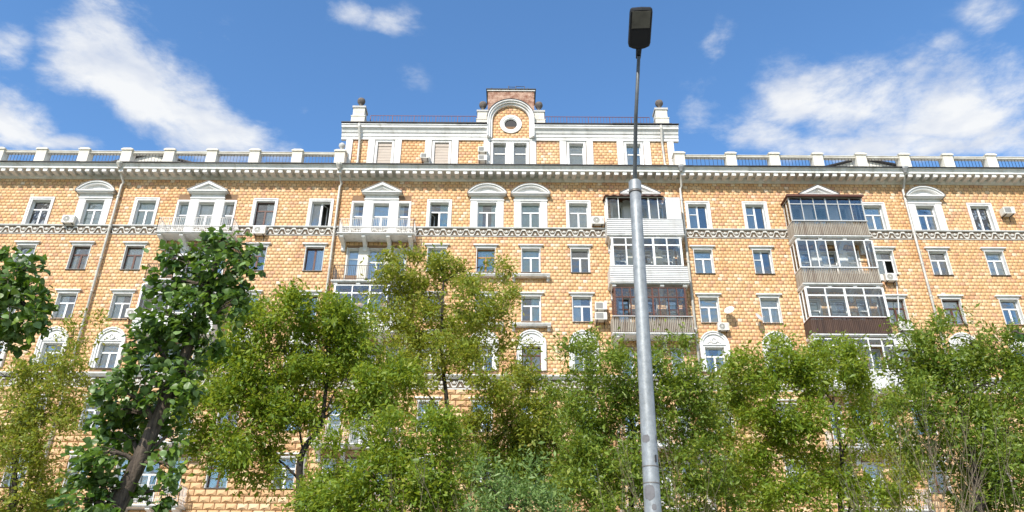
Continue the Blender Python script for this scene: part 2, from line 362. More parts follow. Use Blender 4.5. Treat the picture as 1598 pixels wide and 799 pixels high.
for c, x in COLX.items():
    for r in WZ:
        z0, z1 = WZ[r]
        if c in BALC:
            zb = FZ[r] + 0.12; zt = z1 - 0.1
            openings.append((x - .52, x + .52, zb, zt, (c, r, 1)))
            openings.append((x - 1.85, x - 1.17, zb if r in (8,) else z0 - .3, zt, (c, r, 0)))
            openings.append((x + 1.17, x + 1.85, zb if r in (8,) else z0 - .3, zt, (c, r, 2)))
        else:
            hw = 0.62 if r == 8 else 0.58
            openings.append((x - hw, x + hw, z0, z1, (c, r, 1)))

def wall_mesh(mb, x0, x1, z0, z1, ops, y):
    xs = sorted({x0, x1} | {o[0] for o in ops} | {o[1] for o in ops}); zs = sorted({z0, z1} | {o[2] for o in ops} | {o[3] for o in ops})
    zs = [z for z in zs if z0 <= z <= z1]
    for j in range(len(zs) - 1):
        zm = (zs[j] + zs[j + 1]) / 2
        act = [o for o in ops if o[2] < zm < o[3]]
        run = None
        for i in range(len(xs) - 1):
            xm = (xs[i] + xs[i + 1]) / 2
            hit = any(o[0] < xm < o[1] for o in act)
            if hit:
                if run is not None: mb.quad((run, y, zs[j]), (xs[i], y, zs[j]), (xs[i], y, zs[j + 1]), (run, y, zs[j + 1])); run = None
            elif run is None: run = xs[i]
        if run is not None: mb.quad((run, y, zs[j]), (x1, y, zs[j]), (x1, y, zs[j + 1]), (run, y, zs[j + 1]))
mb = MB(); wall_mesh(mb, X0, X1, 0, 30.0, openings, 0.0)
mb.quad((X0, 14, 0), (X0, 0, 0), (X0, 0, 30), (X0, 14, 30)); mb.quad((X1, 0, 0), (X1, 14, 0), (X1, 14, 30), (X1, 0, 30)); mb.quad((X1, 14, 0), (X0, 14, 0), (X0, 14, 30), (X1, 14, 30))
mb.build('wall', 'grout', B)
MB().box(X0, X1, -0.6, 14, 30.36, 30.42).build('roof', 'gutter', B)

# wall tiles ------------------------------------------------------------------
def lay(x0, x1, z0, z1, holes, tw, th, gap, proud, y, jitter=0.004):
    """rows of box tiles in broken bond, clipped at the holes; returns list of rects"""
    out = []; nrow = max(1, round((z1 - z0) / th)); h = (z1 - z0) / nrow
    for j in range(nrow):
        za, zb = z0 + j * h, z0 + (j + 1) * h; zm = (za + zb) / 2
        hs_ = sorted((o[0], o[1]) for o in holes if o[2] < zm < o[3])
        spans = []; cur = x0
        for a, b in hs_:
            if b <= cur: continue
            if a >= x1: break
            if a > cur: spans.append((cur, a))
            cur = max(cur, b)
        if cur < x1: spans.append((cur, x1))
        off = (0.5 * tw if j % 2 else 0) + random.uniform(-.02, .02)
        for a, b in spans:
            k = math.floor((a - x0 - off) / tw); x = x0 + off + k * tw
            while x < b:
                xa, xb = max(a, x), min(b, x + tw)
                if xb - xa > 0.05: out.append((xa + gap * .56, xb - gap * .56, za + gap * .4, zb - gap * .4))
                x += tw
    return out
def tiles_mesh(name, rects, proud, y, m):
    r = np.array(rects); n = len(r); p = proud * (1 + rng.normal(0, .16, n)).clip(.55, 1.5)
    tilt = rng.normal(0, .0015, (n, 4))
    x0, x1, z0, z1 = r.T; bv = 0.004
    V = np.zeros((n, 8, 3))
    for i, (xx, zz) in enumerate(((x0, z0), (x1, z0), (x1, z1), (x0, z1))):
        V[:, i] = np.stack([xx, np.full(n, y), zz], 1)
        sx = bv if i in (0, 3) else -bv; sz = bv if i in (0, 1) else -bv
        V[:, i + 4] = np.stack([xx + sx, y - p + tilt[:, i], zz + sz], 1)
    F = np.array([(4, 5, 6, 7), (0, 1, 5, 4), (1, 2, 6, 5), (2, 3, 7, 6), (3, 0, 4, 7)])
    F = (F[None] + (np.arange(n) * 8)[:, None, None]).reshape(-1, 4)
    return np_mesh(name, V.reshape(-1, 3), F, m)
holes = []
for o in openings:
    c, r, k = o[4]; x = COLX[c]
    if c in BALC:
        holes.append((x - 1.95, x + 1.95, o[2], o[3] + (.5 if r == 8 else .12)) if r in (8, 7) else (o[0] - .06, o[1] + .06, o[2], o[3] + .08))
    elif r == 8: holes.append((x - 1.05, x + 1.05, 26.1, 28.4) if c in SEG else (o[0] - .17, o[1] + .17, 26.1, o[3] + .16))
    elif r == 5: holes.append((x - .86, x + .86, 16.1, 18.1)); holes.append((x - .7, x + .7, 18.1, 18.6))
    else: holes.append((o[0] - .03, o[1] + .03, o[2] - .02, o[3] + .06))
rects = lay(X0, X1, 16.12, 25.5, holes, .31, .235, .026, .03, 0) + lay(X0, X1, 26.2, 29.74, holes, .31, .235, .026, .03, 0)
tag(obj('tile', tiles_mesh('tile', rects, .009, 0.0, 'tile'), B), kind='stuff')

# rock-faced blocks of the lower storeys -------------------------------------
rect2 = lay(X0, X1, 0.6, 15.3, holes, .62, .365, .02, .1, 0)
def block_mesh(w, h):
    mb = MB(); p = 0.055
    base = [(0, 0, 0), (w, 0, 0), (w, 0, h), (0, 0, h)]; fr = [(.02, -p, .02), (w - .02, -p, .02), (w - .02, -p, h - .02), (.02, -p, h - .02)]
    ap = [(w * .38, -p - .085, h * .30), (w * .66, -p - .075, h * .36)]
    mb.v += base + fr + ap
    mb.f += [(0, 1, 5, 4), (1, 2, 6, 5), (2, 3, 7, 6), (3, 0, 4, 7), (4, 5, 9, 8), (5, 6, 9), (6, 7, 8, 9), (7, 4, 8)]
    return mb.v, mb.f
full = [q for q in rect2 if abs((q[1] - q[0]) - .60) < .012]
rest = [q for q in rect2 if abs((q[1] - q[0]) - .60) >= .012]
vis = [q for q in full if 7.9 < q[2] < 15 and -29 < q[0] < -15.5]
vis2 = [q for q in full if 8.4 < q[2] < 14 and 10.5 < q[0] < 20]
random.shuffle(vis); random.shuffle(vis2)
pick = vis[:215] + vis2[:75]; ps = set(pick)
bw, bh = full[0][1] - full[0][0], full[0][3] - full[0][2]
bms = []
for i in range(4):
    v, f = block_mesh(bw, bh); v = [(a + random.uniform(-.03, .03) * (k > 7), b + random.uniform(-.02, .02) * (k > 7), c + random.uniform(-.03, .03) * (k > 7)) for k, (a, b, c) in enumerate(v)]
    mm = MB(); mm.v = v; mm.f = f; bms.append(mm.mesh('stone_block', 'rustic'))
for q in pick: obj('stone_block', random.choice(bms), B, (q[0], 0, q[2]))
mm = MB()
for q in rest + [q for q in full if q not in ps]:
    if q[2] < 5: continue
    v, f = block_mesh(q[1] - q[0], q[3] - q[2]); n = len(mm.v); j = random.uniform(-.025, .025)
    mm.v += [(a + q[0] + j * (k > 7), b + j * (k > 7), c + q[2]) for k, (a, b, c) in enumerate(v)]; mm.f += [tuple(n + i for i in t) for t in f]
tag(mm.build('stone_block', 'rustic', B), kind='stuff')

# cornice ---------------------------------------------------------------------
co = MB().profile([(0.1, 29.70), (-.10, 29.72), (-.12, 29.79), (-.18, 29.82), (-.24, 29.90), (-.24, 30.0), (-.30, 30.02), (-.95, 30.02), (-.95, 30.16), (-.99, 30.18), (-1.03, 30.28), (-1.10, 30.30), (-1.10, 30.35), (0.1, 30.35)], X0 - 1, X1 + 1).build('cornice', 'whitegrey', B)
dm = MB().box(-.14, .14, -.89, -.241, 29.80, 30.019).box(-.155, .155, -.91, -.241, 29.985, 30.0195).mesh('modillion', 'white')
x = X0 + .2
while x < X1: obj('modillion', dm, co, (x, 0, 0)); x += .56
ev = MB()
x = X0 - 1
while x < X1:
    w = random.uniform(2.2, 4.5); e = random.uniform(0, .035)
    ev.prism([(x, 30.352), (min(x + w, X1 + 1), 30.352), (min(x + w, X1 + 1), 30.40 + e), (x, 30.39 + random.uniform(0, .03))], -1.17 - random.uniform(0, .03), -.9); x += w - .04
ev.build('eaves_edge', 'roofmetal', B)
MB().profile([(-1.10, 30.353), (-1.10, 30.38), (-.62, 30.56), (-.62, 30.353)], X0, X1).build('eaves_slope', 'gutter', B)

# bands -----------------------------------------------------------------------
def wave_piece(P_, A):
    mb = MB(); n = 14
    n = 16
    def zz(x): return .185 * max(-1, min(1, 1.7 * math.cos(2 * math.pi * x / P_)))
    t = .052
    lo = [(P_ * i / n, zz(P_ * i / n) - t) for i in range(n + 1)]; hi = [(x, z + 2 * t) for x, z in lo]
    mb.strip(lo, hi, -.075, -.02)
    mb.arc(P_ * .5, .085, 0.0, .07, 0, 360, -.08, -.02, 8)
    mb.arc(P_ * .5, .13, .115, .15, 180, 360, -.06, -.02, 8)
    mb.prism([(-.10, -.20), (.10, -.20), (0, -.02)], -.075, -.02)
    return mb
for (zc_, nm, single) in ((25.80, 'frieze', True), (15.58, 'frieze', False)):
    h = .29
    fb = MB().box(X0, X1, -.02, .05, zc_ - h, zc_ + h).build(nm, 'friezeback', B)
    Pm = .75; pm = wave_piece(Pm, .13)
    if single:
        me = pm.mesh('ornament', 'ornament'); x = X0
        while x < X1: obj('ornament', me, fb, (x, 0, zc_)); x += Pm
    else:
        big = MB(); x = X0
        while x < X1:
            n = len(big.v); big.v += [(a + x, b, c + zc_) for a, b, c in pm.v]; big.f += [tuple(n + i for i in f) for f in pm.f]; x += Pm
        tag(big.build('ornament', 'ornament', fb), kind='stuff')
MB().profile([(0.02, 26.08), (-.10, 26.085), (-.14, 26.13), (-.14, 26.17), (0.02, 26.18)], X0, X1).build('sill_course', 'white', B)
MB().profile([(0.02, 25.50), (-.06, 25.50), (-.07, 25.53), (0.02, 25.54)], X0, X1).build('sill_course', 'white', B)
MB().profile([(0.02, 15.86), (-.16, 15.86), (-.22, 15.93), (-.30, 15.97), (-.34, 16.02), (-.34, 16.08), (0.02, 16.14)], X0, X1).build('string_course', 'whitegrey', B)
MB().profile([(0.02, 15.22), (-.08, 15.22), (-.10, 15.29), (0.02, 15.30)], X0, X1).build('string_course', 'white', B)

# windows ---------------------------------------------------------------------
cache = {}
def cached(key, fn):
    if key not in cache: cache[key] = fn()
    return cache[key]
def frame_mesh(w, h, kind, m):
    mb = MB(); t = .055 if m != 'brown' else .06; y0, y1 = .215, .275
    mb.box(-w / 2, -w / 2 + t, y0, y1, 0, h); mb.box(w / 2 - t, w / 2, y0, y1, 0, h); mb.box(-w / 2 + t, w / 2 - t, y0, y1, 0, t); mb.box(-w / 2 + t, w / 2 - t, y0, y1, h - t, h)
    i0, i1 = -w / 2 + t, w / 2 - t
    zt = h * .66
    if kind in ('T', 'D', 'L'): mb.box(i0, i1, y0 - .01, y1, zt - .045, zt + .045)
    if kind == 'T': mb.box(-.055, .055, y0 - .012, y1, t, zt - .045)
    if kind == '2': mb.box(-.055, .055, y0 - .012, y1, t, h - t)
    if kind == '2L': mb.box(-.055, .055, y0 - .012, y1, t, h - t); mb.box(i0, -.055, y0 - .008, y1, h * .62, h * .62 + .05)
    return mb.mesh('window', m)
def pane_rects(w, h, kind):
    t = .055; zt = h * .66; i0, i1 = -w / 2 + t, w / 2 - t
    if kind in ('T',): return [(i0, i1, zt + .045, h - t), (i0, -.055, t, zt - .045), (.055, i1, t, zt - .045)]
    if kind in ('D', 'L'): return [(i0, i1, zt + .045, h - t), (i0, i1, t, zt - .045)]
    return [(i0, -.055, t, h - t), (.055, i1, t, h - t)]
def curtain_mesh(w, h, m):
    def f():
        mb = MB(); n = max(8, int(w * 26)); v = []
        for i in range(n + 1):
            x = -w / 2 + w * i / n; y = .03 * math.sin(i * 2.1) * .5 + .012 * math.sin(i * .9)
            v.append((x, y))
        k = len(mb.v); mb.v += [(x, y, 0) for x, y in v] + [(x, y, h) for x, y in v]
        mb.f += [(k + i, k + i + 1, k + n + 2 + i, k + n + 1 + i) for i in range(n)]
        return mb.mesh('curtain', m, True)
    return cached(('cur', round(w, 2), round(h, 2), m), f)
def add_window(x, z0, z1, w, kind='T', fm='pvc', cur=('sheer', 'full'), opened=None, parent=B, y=0.0, reveal='white', sill=True, rdepth=1.0):
    h = z1 - z0
    wn = obj('window', cached(('f', round(w, 2), round(h, 2), kind, fm), lambda: frame_mesh(w, h, kind, fm)), parent, (x, y, z0))
    def rv():
        mb = MB(); a, b = -w / 2, w / 2; e = .275; q = -.012
        mb.quad((a, q, 0), (a, e, 0), (a, e, h), (a, q, h)); mb.quad((b, e, 0), (b, q, 0), (b, q, h), (b, e, h)); mb.quad((a, q, h), (a, e, h), (b, e, h), (b, q, h)); mb.quad((a, e, 0), (a, q, 0), (b, q, 0), (b, e, 0))
        s = .035
        mb.box(a - s, a, q - .03, .01, 0, h); mb.box(b, b + s, q - .03, .01, 0, h); mb.box(a - s, b + s, q - .03, .01, h, h + s)
        return mb.mesh('reveal', reveal)
    obj('reveal', cached(('rv', round(w, 2), round(h, 2), reveal), rv), wn)
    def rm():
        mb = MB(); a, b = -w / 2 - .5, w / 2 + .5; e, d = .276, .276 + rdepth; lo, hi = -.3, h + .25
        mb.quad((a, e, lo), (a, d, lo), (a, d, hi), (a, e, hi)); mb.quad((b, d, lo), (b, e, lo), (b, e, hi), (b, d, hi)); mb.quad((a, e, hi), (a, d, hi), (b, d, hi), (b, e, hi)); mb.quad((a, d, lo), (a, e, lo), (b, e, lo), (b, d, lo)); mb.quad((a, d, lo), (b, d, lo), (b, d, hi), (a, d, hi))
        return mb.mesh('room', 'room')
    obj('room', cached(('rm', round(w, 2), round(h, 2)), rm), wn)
    for i, (a, b, c, d) in enumerate(pane_rects(w, h, kind)):
        if opened == i: 
            # casement swung inwards
            mbx = MB().box(0, .03, 0, b - a, 0, d - c)
            sa = MB(); t = .05; ww = b - a
            sa.box(0, ww, 0, .05, 0, t).box(0, ww, 0, .05, d - c - t, d - c).box(0, t, 0, .05, t, d - c - t).box(ww - t, ww, 0, .05, t, d - c - t)
            so = sa.build('casement', fm, wn, (a, .27, c)); so.rotation_euler = (0, 0, R(62 if i != 2 else 75)); continue
        pm = cached(('p', round(b - a, 3), round(d - c, 3)), lambda: MB().box(-(b - a) / 2, (b - a) / 2, -.006, .006, -(d - c) / 2, (d - c) / 2).mesh('pane', 'glass'))
        obj('pane', pm, wn, ((a + b) / 2, .245, (c + d) / 2), (R(random.uniform(-.5, .5)), 0, R(random.uniform(-.6, .6))))
    if cur:
        m_, how = cur
        if how == 'full': obj('curtain', curtain_mesh(w + .1, h, m_), wn, (0, .315, 0))
        elif how == 'left': obj('curtain', curtain_mesh(w * .46, h, m_), wn, (-w * .26, .315, 0))
        elif how == 'right': obj('curtain', curtain_mesh(w * .46, h, m_), wn, (w * .26, .315, 0))
        elif how == 'sides':
            obj('curtain', curtain_mesh(w * .28, h, m_), wn, (-w * .37, .315, 0)); obj('curtain', curtain_mesh(w * .28, h, m_), wn, (w * .37, .315, 0))
        elif how == 'top': obj('curtain', curtain_mesh(w + .1, h * .4, m_), wn, (0, .315, h * .62))
        elif how == 'blind': obj('roller_blind', cached(('bl', round(w, 2), round(h, 2), m_), lambda: MB().box(-w / 2 + .06, w / 2 - .06, 0, .02, .04, h - .06).mesh('roller_blind', m_)), wn, (0, .30, 0))
    if sill: obj('sill', cached(('s', round(w, 2)), lambda: MB().profile([(.21, .0), (-.10, -.03), (-.10, -.055), (.21, -.05)], -w / 2 - .06, w / 2 + .06).mesh('sill', 'sill')), wn, (0, 0, .02))
    return wn

SPEC = {  # (col,row): kind, frame, curtain, opened pane
 (0,8): ('T','pvc',('sheer','full'),None), (1,8): ('T','pvc',('sheer','left'),None), (2,8): ('T','pvc',('teal','full'),None), (3,8): ('T','pvc',('teal','full'),None), (5,8): ('T','brown',('sheer','right'),None),
 (6,8): ('2','pvc',('greyblind','left'),1), (8,8): ('T','pvc',('teal','right'),1), (9,8): ('T','pvc',('teal','sides'),None), (10,8): ('T','pvc',('teal','full'),None), (11,8): ('T','pvc',('sheer','full'),None),
 (13,8): ('2L','pvc',('greyblind','left'),None), (14,8): ('2L','pvc',('greyblind','left'),None), (16,8): ('T','pvc',('sheer','full'),None), (17,8): ('T','pvc',('greyblind','sides'),None), (18,8): ('2','pvc',('greyblind','full'),None),
 (1,7): ('T','pvc',('sheer','full'),None), (2,7): ('T','brown',('sheer','sides'),None), (3,7): ('T','brown',('sheer','full'),None), (5,7): ('T','brown',('sheer','top'),None), (6,7): ('2','brown',('sheer','right'),None),
 (8,7): ('T','pvc',('sheer','full'),None), (9,7): ('T','orange',('teal','full'),None), (10,7): ('T','pvc',('teal','full'),None), (11,7): ('T','pvc',None,None), (13,7): ('T','pvc',('sheer','full'),None), (14,7): ('2L','pvc',('greyblind','left'),None),
 (16,7): ('T','pvc',('sheer','left'),2), (17,7): ('T','pvc',('shutter','left'),None), (18,7): ('T','pvc',('sheer','full'),None),
 (2,6): ('T','pvc',('sheer','left'),None), (3,6): ('T','pvc',('sheer','left'),None), (5,6): ('T','pvc',('sheer','full'),None), (6,6): ('2','brown',('sheer','sides'),None), (9,6): ('T','pvc',None,None), (10,6): ('T','pvc',('teal','right'),None),
 (11,6): ('T','pvc',('sheer','left'),None), (13,6): ('T','pvc',('sheer','full'),None), (14,6): ('T','pvc',('sheer','full'),None), (16,6): ('T','brown',('sheer','full'),None), (17,6): ('T','brown',('sheer','full'),None), (18,6): ('T','pvc',('greyblind','sides'),None)}
CURS = [('sheer', 'full'), ('sheer', 'left'), ('teal', 'full'), ('sheer', 'sides'), None, ('greyblind', 'full'), ('sheer', 'top')]
for (a, b, z0, z1, (c, r, k)) in openings:
    if r < 3: continue
    x = (a + b) / 2; w = b - a; X = COLX[c]
    if c in BALC:
        fm = 'pvc' if (c, r) not in ((12, 6), (4, 7)) else 'brown'
        cur = random.choice([('teal', 'full'), ('sheer', 'full'), ('sheer', 'left')])
        add_window(x, z0, z1, w, 'T' if k == 1 else 'L', fm, cur, None, sill=False)
        continue
    kind, fm, cur, op = SPEC.get((c, r), ('T', random.choice(['pvc', 'pvc', 'brown']), random.choice(CURS), None))
    wn = add_window(x, z0, z1, w, kind, fm, cur, op)
    h = z1 - z0
    if r == 8 and c not in SEG:
        def su():
            mb = MB(); s = .17; q = .0; a_, b_ = -w / 2 - .036, w / 2 + .036; H = h + .036
            for (t, pr) in ((s, .05), (s * .55, .085)):
                mb.box(a_ - s, a_ - s + t, -pr, q, -.01, H + s); mb.box(b_ + s - t, b_ + s, -pr, q, -.01, H + s); mb.box(a_ - s + t, b_ + s - t, -pr, q, H + s - t, H + s)
            return mb.mesh('surround', 'white')
        obj('surround', cached(('su8', round(w, 2)), su), wn)
    if r in (7, 6, 4, 3):
        obj('lintel', cached(('li', r > 5), lambda: MB().box(-w / 2 - .12, w / 2 + .12, -.045, 0, .036, .17).box(-w / 2 - .24, w / 2 + .24, -.17, 0, .171, .25).mesh('lintel', 'white')), wn, (0, 0, h))
    if r == 5:
        def ar():
            mb = MB(); w2 = w / 2 + .036
            zs = h + .12; ro, ri = .9, .70
            mb.strip([(-ri, 0)] + [(ri * math.cos(R(t)), zs + ri * math.sin(R(t))) for t in range(180, -1, -12)] + [(ri, 0)], [(-ro, 0)] + [(ro * math.cos(R(t)), zs + ro * math.sin(R(t))) for t in range(180, -1, -12)] + [(ro, 0)], -.12, 0)
            mb.strip([(-.82, 0)] + [(.82 * math.cos(R(t)), zs + .82 * math.sin(R(t))) for t in range(180, -1, -12)] + [(.82, 0)], [(-.9, 0)] + [(.9 * math.cos(R(t)), zs + .9 * math.sin(R(t))) for t in range(180, -1, -12)] + [(.9, 0)], -.17, -.121)
            mb.box(-ri, -w2, -.05, 0, 0, zs); mb.box(w2, ri, -.05, 0, 0, zs); mb.box(-w2, w2, -.05, 0, h + .036, zs)
            mb.box(-ri, ri, -.11, 0, zs + .0005, zs + .06)
            mb.prism([(ri * math.cos(R(t)), zs + .061 + ri * .9 * math.sin(R(t))) for t in range(0, 181, 12)], -.04, 0)
            return mb.mesh('arched_surround', 'white')
        obj('arched_surround', cached('arch', ar), wn)
        def ro():
            mb = MB(); zs = h + .12 + .30
            mb.arc(0, zs, .12, .19, 0, 360, -.13, -.035, 14); mb.arc(0, zs, 0, .07, 0, 360, -.10, -.035, 8)
            for s in (-1, 1):
                for i, (dx, dz, rr) in enumerate(((.27, -.05, .07), (.37, -.12, .06), (.47, -.17, .045), (.24, .06, .04), (.34, .0, .035))):
                    mb.arc(s * dx, zs + dz, 0, rr, 0, 360, -.09, -.035, 7)
            return mb.mesh('rosette', 'white')
        obj('rosette', cached('ros', ro), wn)

# pediments ---------------------------------------------------------------------
def seg_ped():
    mb = MB(); zb = 28.52; hw = 1.29; top = 29.36
    sag = top - (zb + .16); r = (hw * hw + sag * sag) / (2 * sag); cz = top - r; an = math.degrees(math.asin(hw / r))
    mb.box(-1.08, 1.08, -.10, 0, 28.30, zb)
    mb.box(-1.2, 1.2, -.34, 0, zb + .001, zb + .07); mb.box(-hw, hw, -.42, 0, zb + .0705, zb + .16)
    mb.arc(0, cz, r - .19, r - .08, 90 + an * .97, 90 - an * .97, -.36, 0, 18); mb.arc(0, cz, r - .0795, r, 90 + an, 90 - an, -.45, 0, 18)
    mb.prism([((r - .17) * math.cos(R(90 - an * .93 + 2 * an * .93 * i / 16)), max(zb + .161, cz + (r - .17) * math.sin(R(90 - an * .93 + 2 * an * .93 * i / 16)))) for i in range(17)], -.14, 0)
    return mb.mesh('segmental_pediment', 'white'), (cz, r, an)
SP, (cz_, r_, an_) = seg_ped()
fl = MB().arc(0, cz_, r_ + .001, r_ + .025, 90 + an_, 90 - an_, -.48, 0, 18).box(-1.33, -1.29, -.46, 0, 28.56, 28.70).box(1.29, 1.33, -.46, 0, 28.56, 28.70).mesh('flashing', 'sill')
pil = MB().box(-1.1, -.68, -.07, 0, 26.18, 28.20).box(.68, 1.1, -.07, 0, 26.18, 28.20).box(-1.14, 1.14, -.11, 0, 28.201, 28.299).box(-.68, -.655, -.05, 0, 26.18, 28.2).box(.655, .68, -.05, 0, 26.18, 28.2).box(-.655, .655, -.05, 0, 28.117, 28.2).mesh('pilaster_surround', 'white')
for c in SEG:
    p = obj('segmental_pediment', SP, B, (COLX[c], 0, 0)); obj('flashing', fl, p); obj('pilaster_surround', pil, p)
def tri_ped():
    mb = MB(); zb = 28.56; hw = 1.33; top = 29.40
    mb.box(-1.1, 1.1, -.10, 0, 28.32, zb)
    mb.box(-1.2, 1.2, -.33, 0, zb + .001, zb + .07)
    mb.prism([(-hw, zb + .071), (hw, zb + .071), (hw, zb + .15), (-hw, zb + .15)], -.42, 0)
    o = [(-hw, zb + .151), (0, top), (hw, zb + .151)]; i_ = [(-hw + .33, zb + .151), (0, top - .20), (hw - .33, zb + .151)]
    mb.strip(i_, o, -.44, 0); 
    i2 = [(-hw + .55, zb + .151), (0, top - .33), (hw - .55, zb + .151)]
    mb.strip(i2, i_, -.30, 0); mb.prism([i2[0], i2[2], i2[1]], -.14, 0)
    return mb.mesh('triangular_pediment', 'white')
TP = tri_ped()
tfl = MB().strip([(-1.36, 28.70), (0, 29.402), (1.36, 28.70)], [(-1.38, 28.725), (0, 29.43), (1.38, 28.725)], -.48, 0).mesh('flashing', 'sill')
tpl = MB()
for s in (-1, 1):
    a, b = sorted((s * .56, s * 1.13)); tpl.box(a, b, -.07, 0, 25.3, 28.22)
    a, b = sorted((s * 1.89, s * 1.98)); tpl.box(a, b, -.05, 0, 25.3, 28.02)
    a, b = sorted((s * 1.131, s * 1.98)); tpl.box(a, b, -.06, 0, 28.021, 28.13)
tpl.box(-1.15, 1.15, -.12, 0, 28.221, 28.319).box(-.56, .56, -.05, 0, 28.017, 28.22)
tpl = tpl.mesh('pilaster_surround', 'white')
for c in BALC:
    p = obj('triangular_pediment', TP, B, (COLX[c], 0, 0)); obj('flashing', tfl, p); obj('pilaster_surround', tpl, p)
for c in BALC:      # pale plaster between the door and side lights one storey down
    mb = MB()
    for s in (-1, 1):
        a, b = sorted((s * .56, s * 1.13)); mb.box(a, b, -.045, 0, 22.0, 24.66)
        a, b = sorted((s * 1.89, s * 1.95)); mb.box(a, b, -.045, 0, 22.0, 24.66)
    mb.build('door_surround', 'cream' if c in (7, 12) else 'white', B, (COLX[c], 0, 0))

# ledges under some windows -----------------------------------------------------
led = MB().profile([(0, -.02), (-.34, -.02), (-.38, .04), (-.42, .10), (-.42, .15), (0, .17)], -1.2, 1.2).mesh('window_ledge', 'white')
lbr = MB().profile([(0, -.30), (-.12, -.27), (-.20, -.12), (-.33, -.08), (-.33, -.0205), (0, -.0205)], -.09, .09).mesh('bracket', 'white')
for c, z in ((9, 22.55), (10, 22.55), (10, 19.2), (9, 19.2)):
    l = obj('window_ledge', led, B, (COLX[c], 0, z))
    for s in (-1, 1): obj('bracket', lbr, l, (s * 1.08, 0, 0))

# balconies ---------------------------------------------------------------------
D = 1.1; HW = 2.45
brk = MB().profile([(0, -.85), (-.10, -.86), (-.16, -.78), (-.14, -.66), (-.22, -.50), (-.42, -.40), (-.60, -.36), (-.90, -.30), (-.98, -.25), (-.98, -.141), (0, -.141)], -.12, .12).mesh('bracket', 'white')
slabm = MB().profile([(0, -.14), (-D + .05, -.14), (-D + .05, -.10), (-D - .02, -.08), (-D - .02, -.02), (-D + .02, 0), (0, 0)], -HW, HW).box(-HW - .02, -HW, -D, 0, -.08, -.02).box(HW, HW + .02, -D, 0, -.08, -.02).mesh('balcony', 'white')
def railing(bal, m, kind):
    mb = MB(); h = 1.02; a, b = -HW + .06, HW - .06; f = -D + .06; t = .012
    def run(p, q, n, base):
        p, q = Vector(p), Vector(q); d = q - p
        for i in range(n + 1):
            e = p + d * (i / n); rr = .016 if i % 6 == 0 else .009
            mb.box(e.x - rr, e.x + rr, e.y - rr, e.y + rr, 0.0, h - .02)
            if kind == 'scroll' and i < n and i % 2 == 0:
                g = p + d * ((i + .5) / n)
                if abs(d.x) > abs(d.y): mb.arc(g.x, .16, .05, .066, 0, 360, g.y - .006, g.y + .006, 8)
        lo, hi = [(min(p[k], q[k]) - .014, max(p[k], q[k]) + .014) for k in (0, 1)]
        for z in (h - .03, .10) + ((.26,) if kind == 'scroll' else ()): mb.box(lo[0], lo[1], hi[0], hi[1], z, z + .026)
    run((a, f, 0), (b, f, 0), 42, 0); run((a, f, 0), (a, -.05, 0), 9, 0); run((b, f, 0), (b, -.05, 0), 9, 0)
    mb.build('railing', m, bal)
def ribs(bal, m, h=1.0, pointed=True, inset=.04):
    mb = MB(); f = -D - .005; a, b = -HW + inset, HW - inset
    def fence(n, fx):
        for i in range(n):
            p0, p1 = fx(i / n), fx((i + .64) / n)
            mb_quad(p0, p1)
    def mb_quad(p0, p1):
        k = len(mb.v); top = h - (.05 if pointed else 0)
        nrm = Vector((p1[1] - p0[1], -(p1[0] - p0[0]), 0)).normalized() * .022
        pts = [(p0[0], p0[1], .02), (p1[0], p1[1], .02), (p1[0], p1[1], top - (.22 if pointed else .04)), ((p0[0] + p1[0]) / 2, (p0[1] + p1[1]) / 2, top + .03 if pointed else top - .04), (p0[0], p0[1], top - (.22 if pointed else .04))]
        mb.v += [(x + nrm.x, y + nrm.y, z) for x, y, z in pts] + [(x - nrm.x, y - nrm.y, z) for x, y, z in pts]
        mb.f += [tuple(k + i for i in range(5)), tuple(k + 9 - i for i in range(5))] + [(k + i, k + 5 + i, k + 5 + (i + 1) % 5, k + (i + 1) % 5) for i in range(5)]
    fence(44, lambda t: (a + (b - a) * t, f)); fence(9, lambda t: (a, -D * (t * .92 + .04) )); fence(9, lambda t: (b, -D * (t * .92 + .04)))
    p = mb.build('parapet', m, bal)
    bk = MB().box(a, b, f + .05, f + .07, .02, h - (.34 if pointed else .12)); bk.box(a + .03, a + .05, f + .05, -.02, .02, h - .12); bk.box(b - .05, b - .03, f + .05, -.02, .02, h - .12)
    bk.build('backing', 'darkribs', p)
    MB().box(a - .02, b + .02, f - .05, f + .05, h + .001, h + .05).box(a - .02, a + .05, f + .05, 0, h + .001, h + .05).box(b - .05, b + .02, f + .05, 0, h + .001, h + .05).build('top_rail', 'greyframe' if m != 'darkribs' else 'brown', p)
def siding(bal, m='siding', h=1.03, n=7, corrugated=False):
    a, b, f = -HW + .02, HW - .02, -D - .01
    mb = MB()
    if corrugated:
        nn = 60
        mb.strip([(a + (b - a) * i / nn, .02) for i in range(nn + 1)], [(a + (b - a) * i / nn, h) for i in range(nn + 1)], f, f + .03)
        k0 = 0
        mb.v = [(x, y - (.02 if (round((x - a) / (b - a) * nn) % 2) else 0), z) for x, y, z in mb.v]
    else:
        for i in range(n):
            z0, z1 = .02 + (h - .02) * i / n, .02 + (h - .02) * (i + 1) / n - .022
            mb.profile([(f + .03, z0), (f - .03, z0), (f + .004, z1), (f + .03, z1)], a, b)
    mb.box(a, a + .03, f + .031, 0, .02, h); mb.box(b - .03, b, f + .031, 0, .02, h)
    p = mb.build('parapet', m, bal)
    MB().box(a - .01, b + .01, f - .03, f + .05, h + .001, h + .03).build('top_rail', 'greyframe', p)
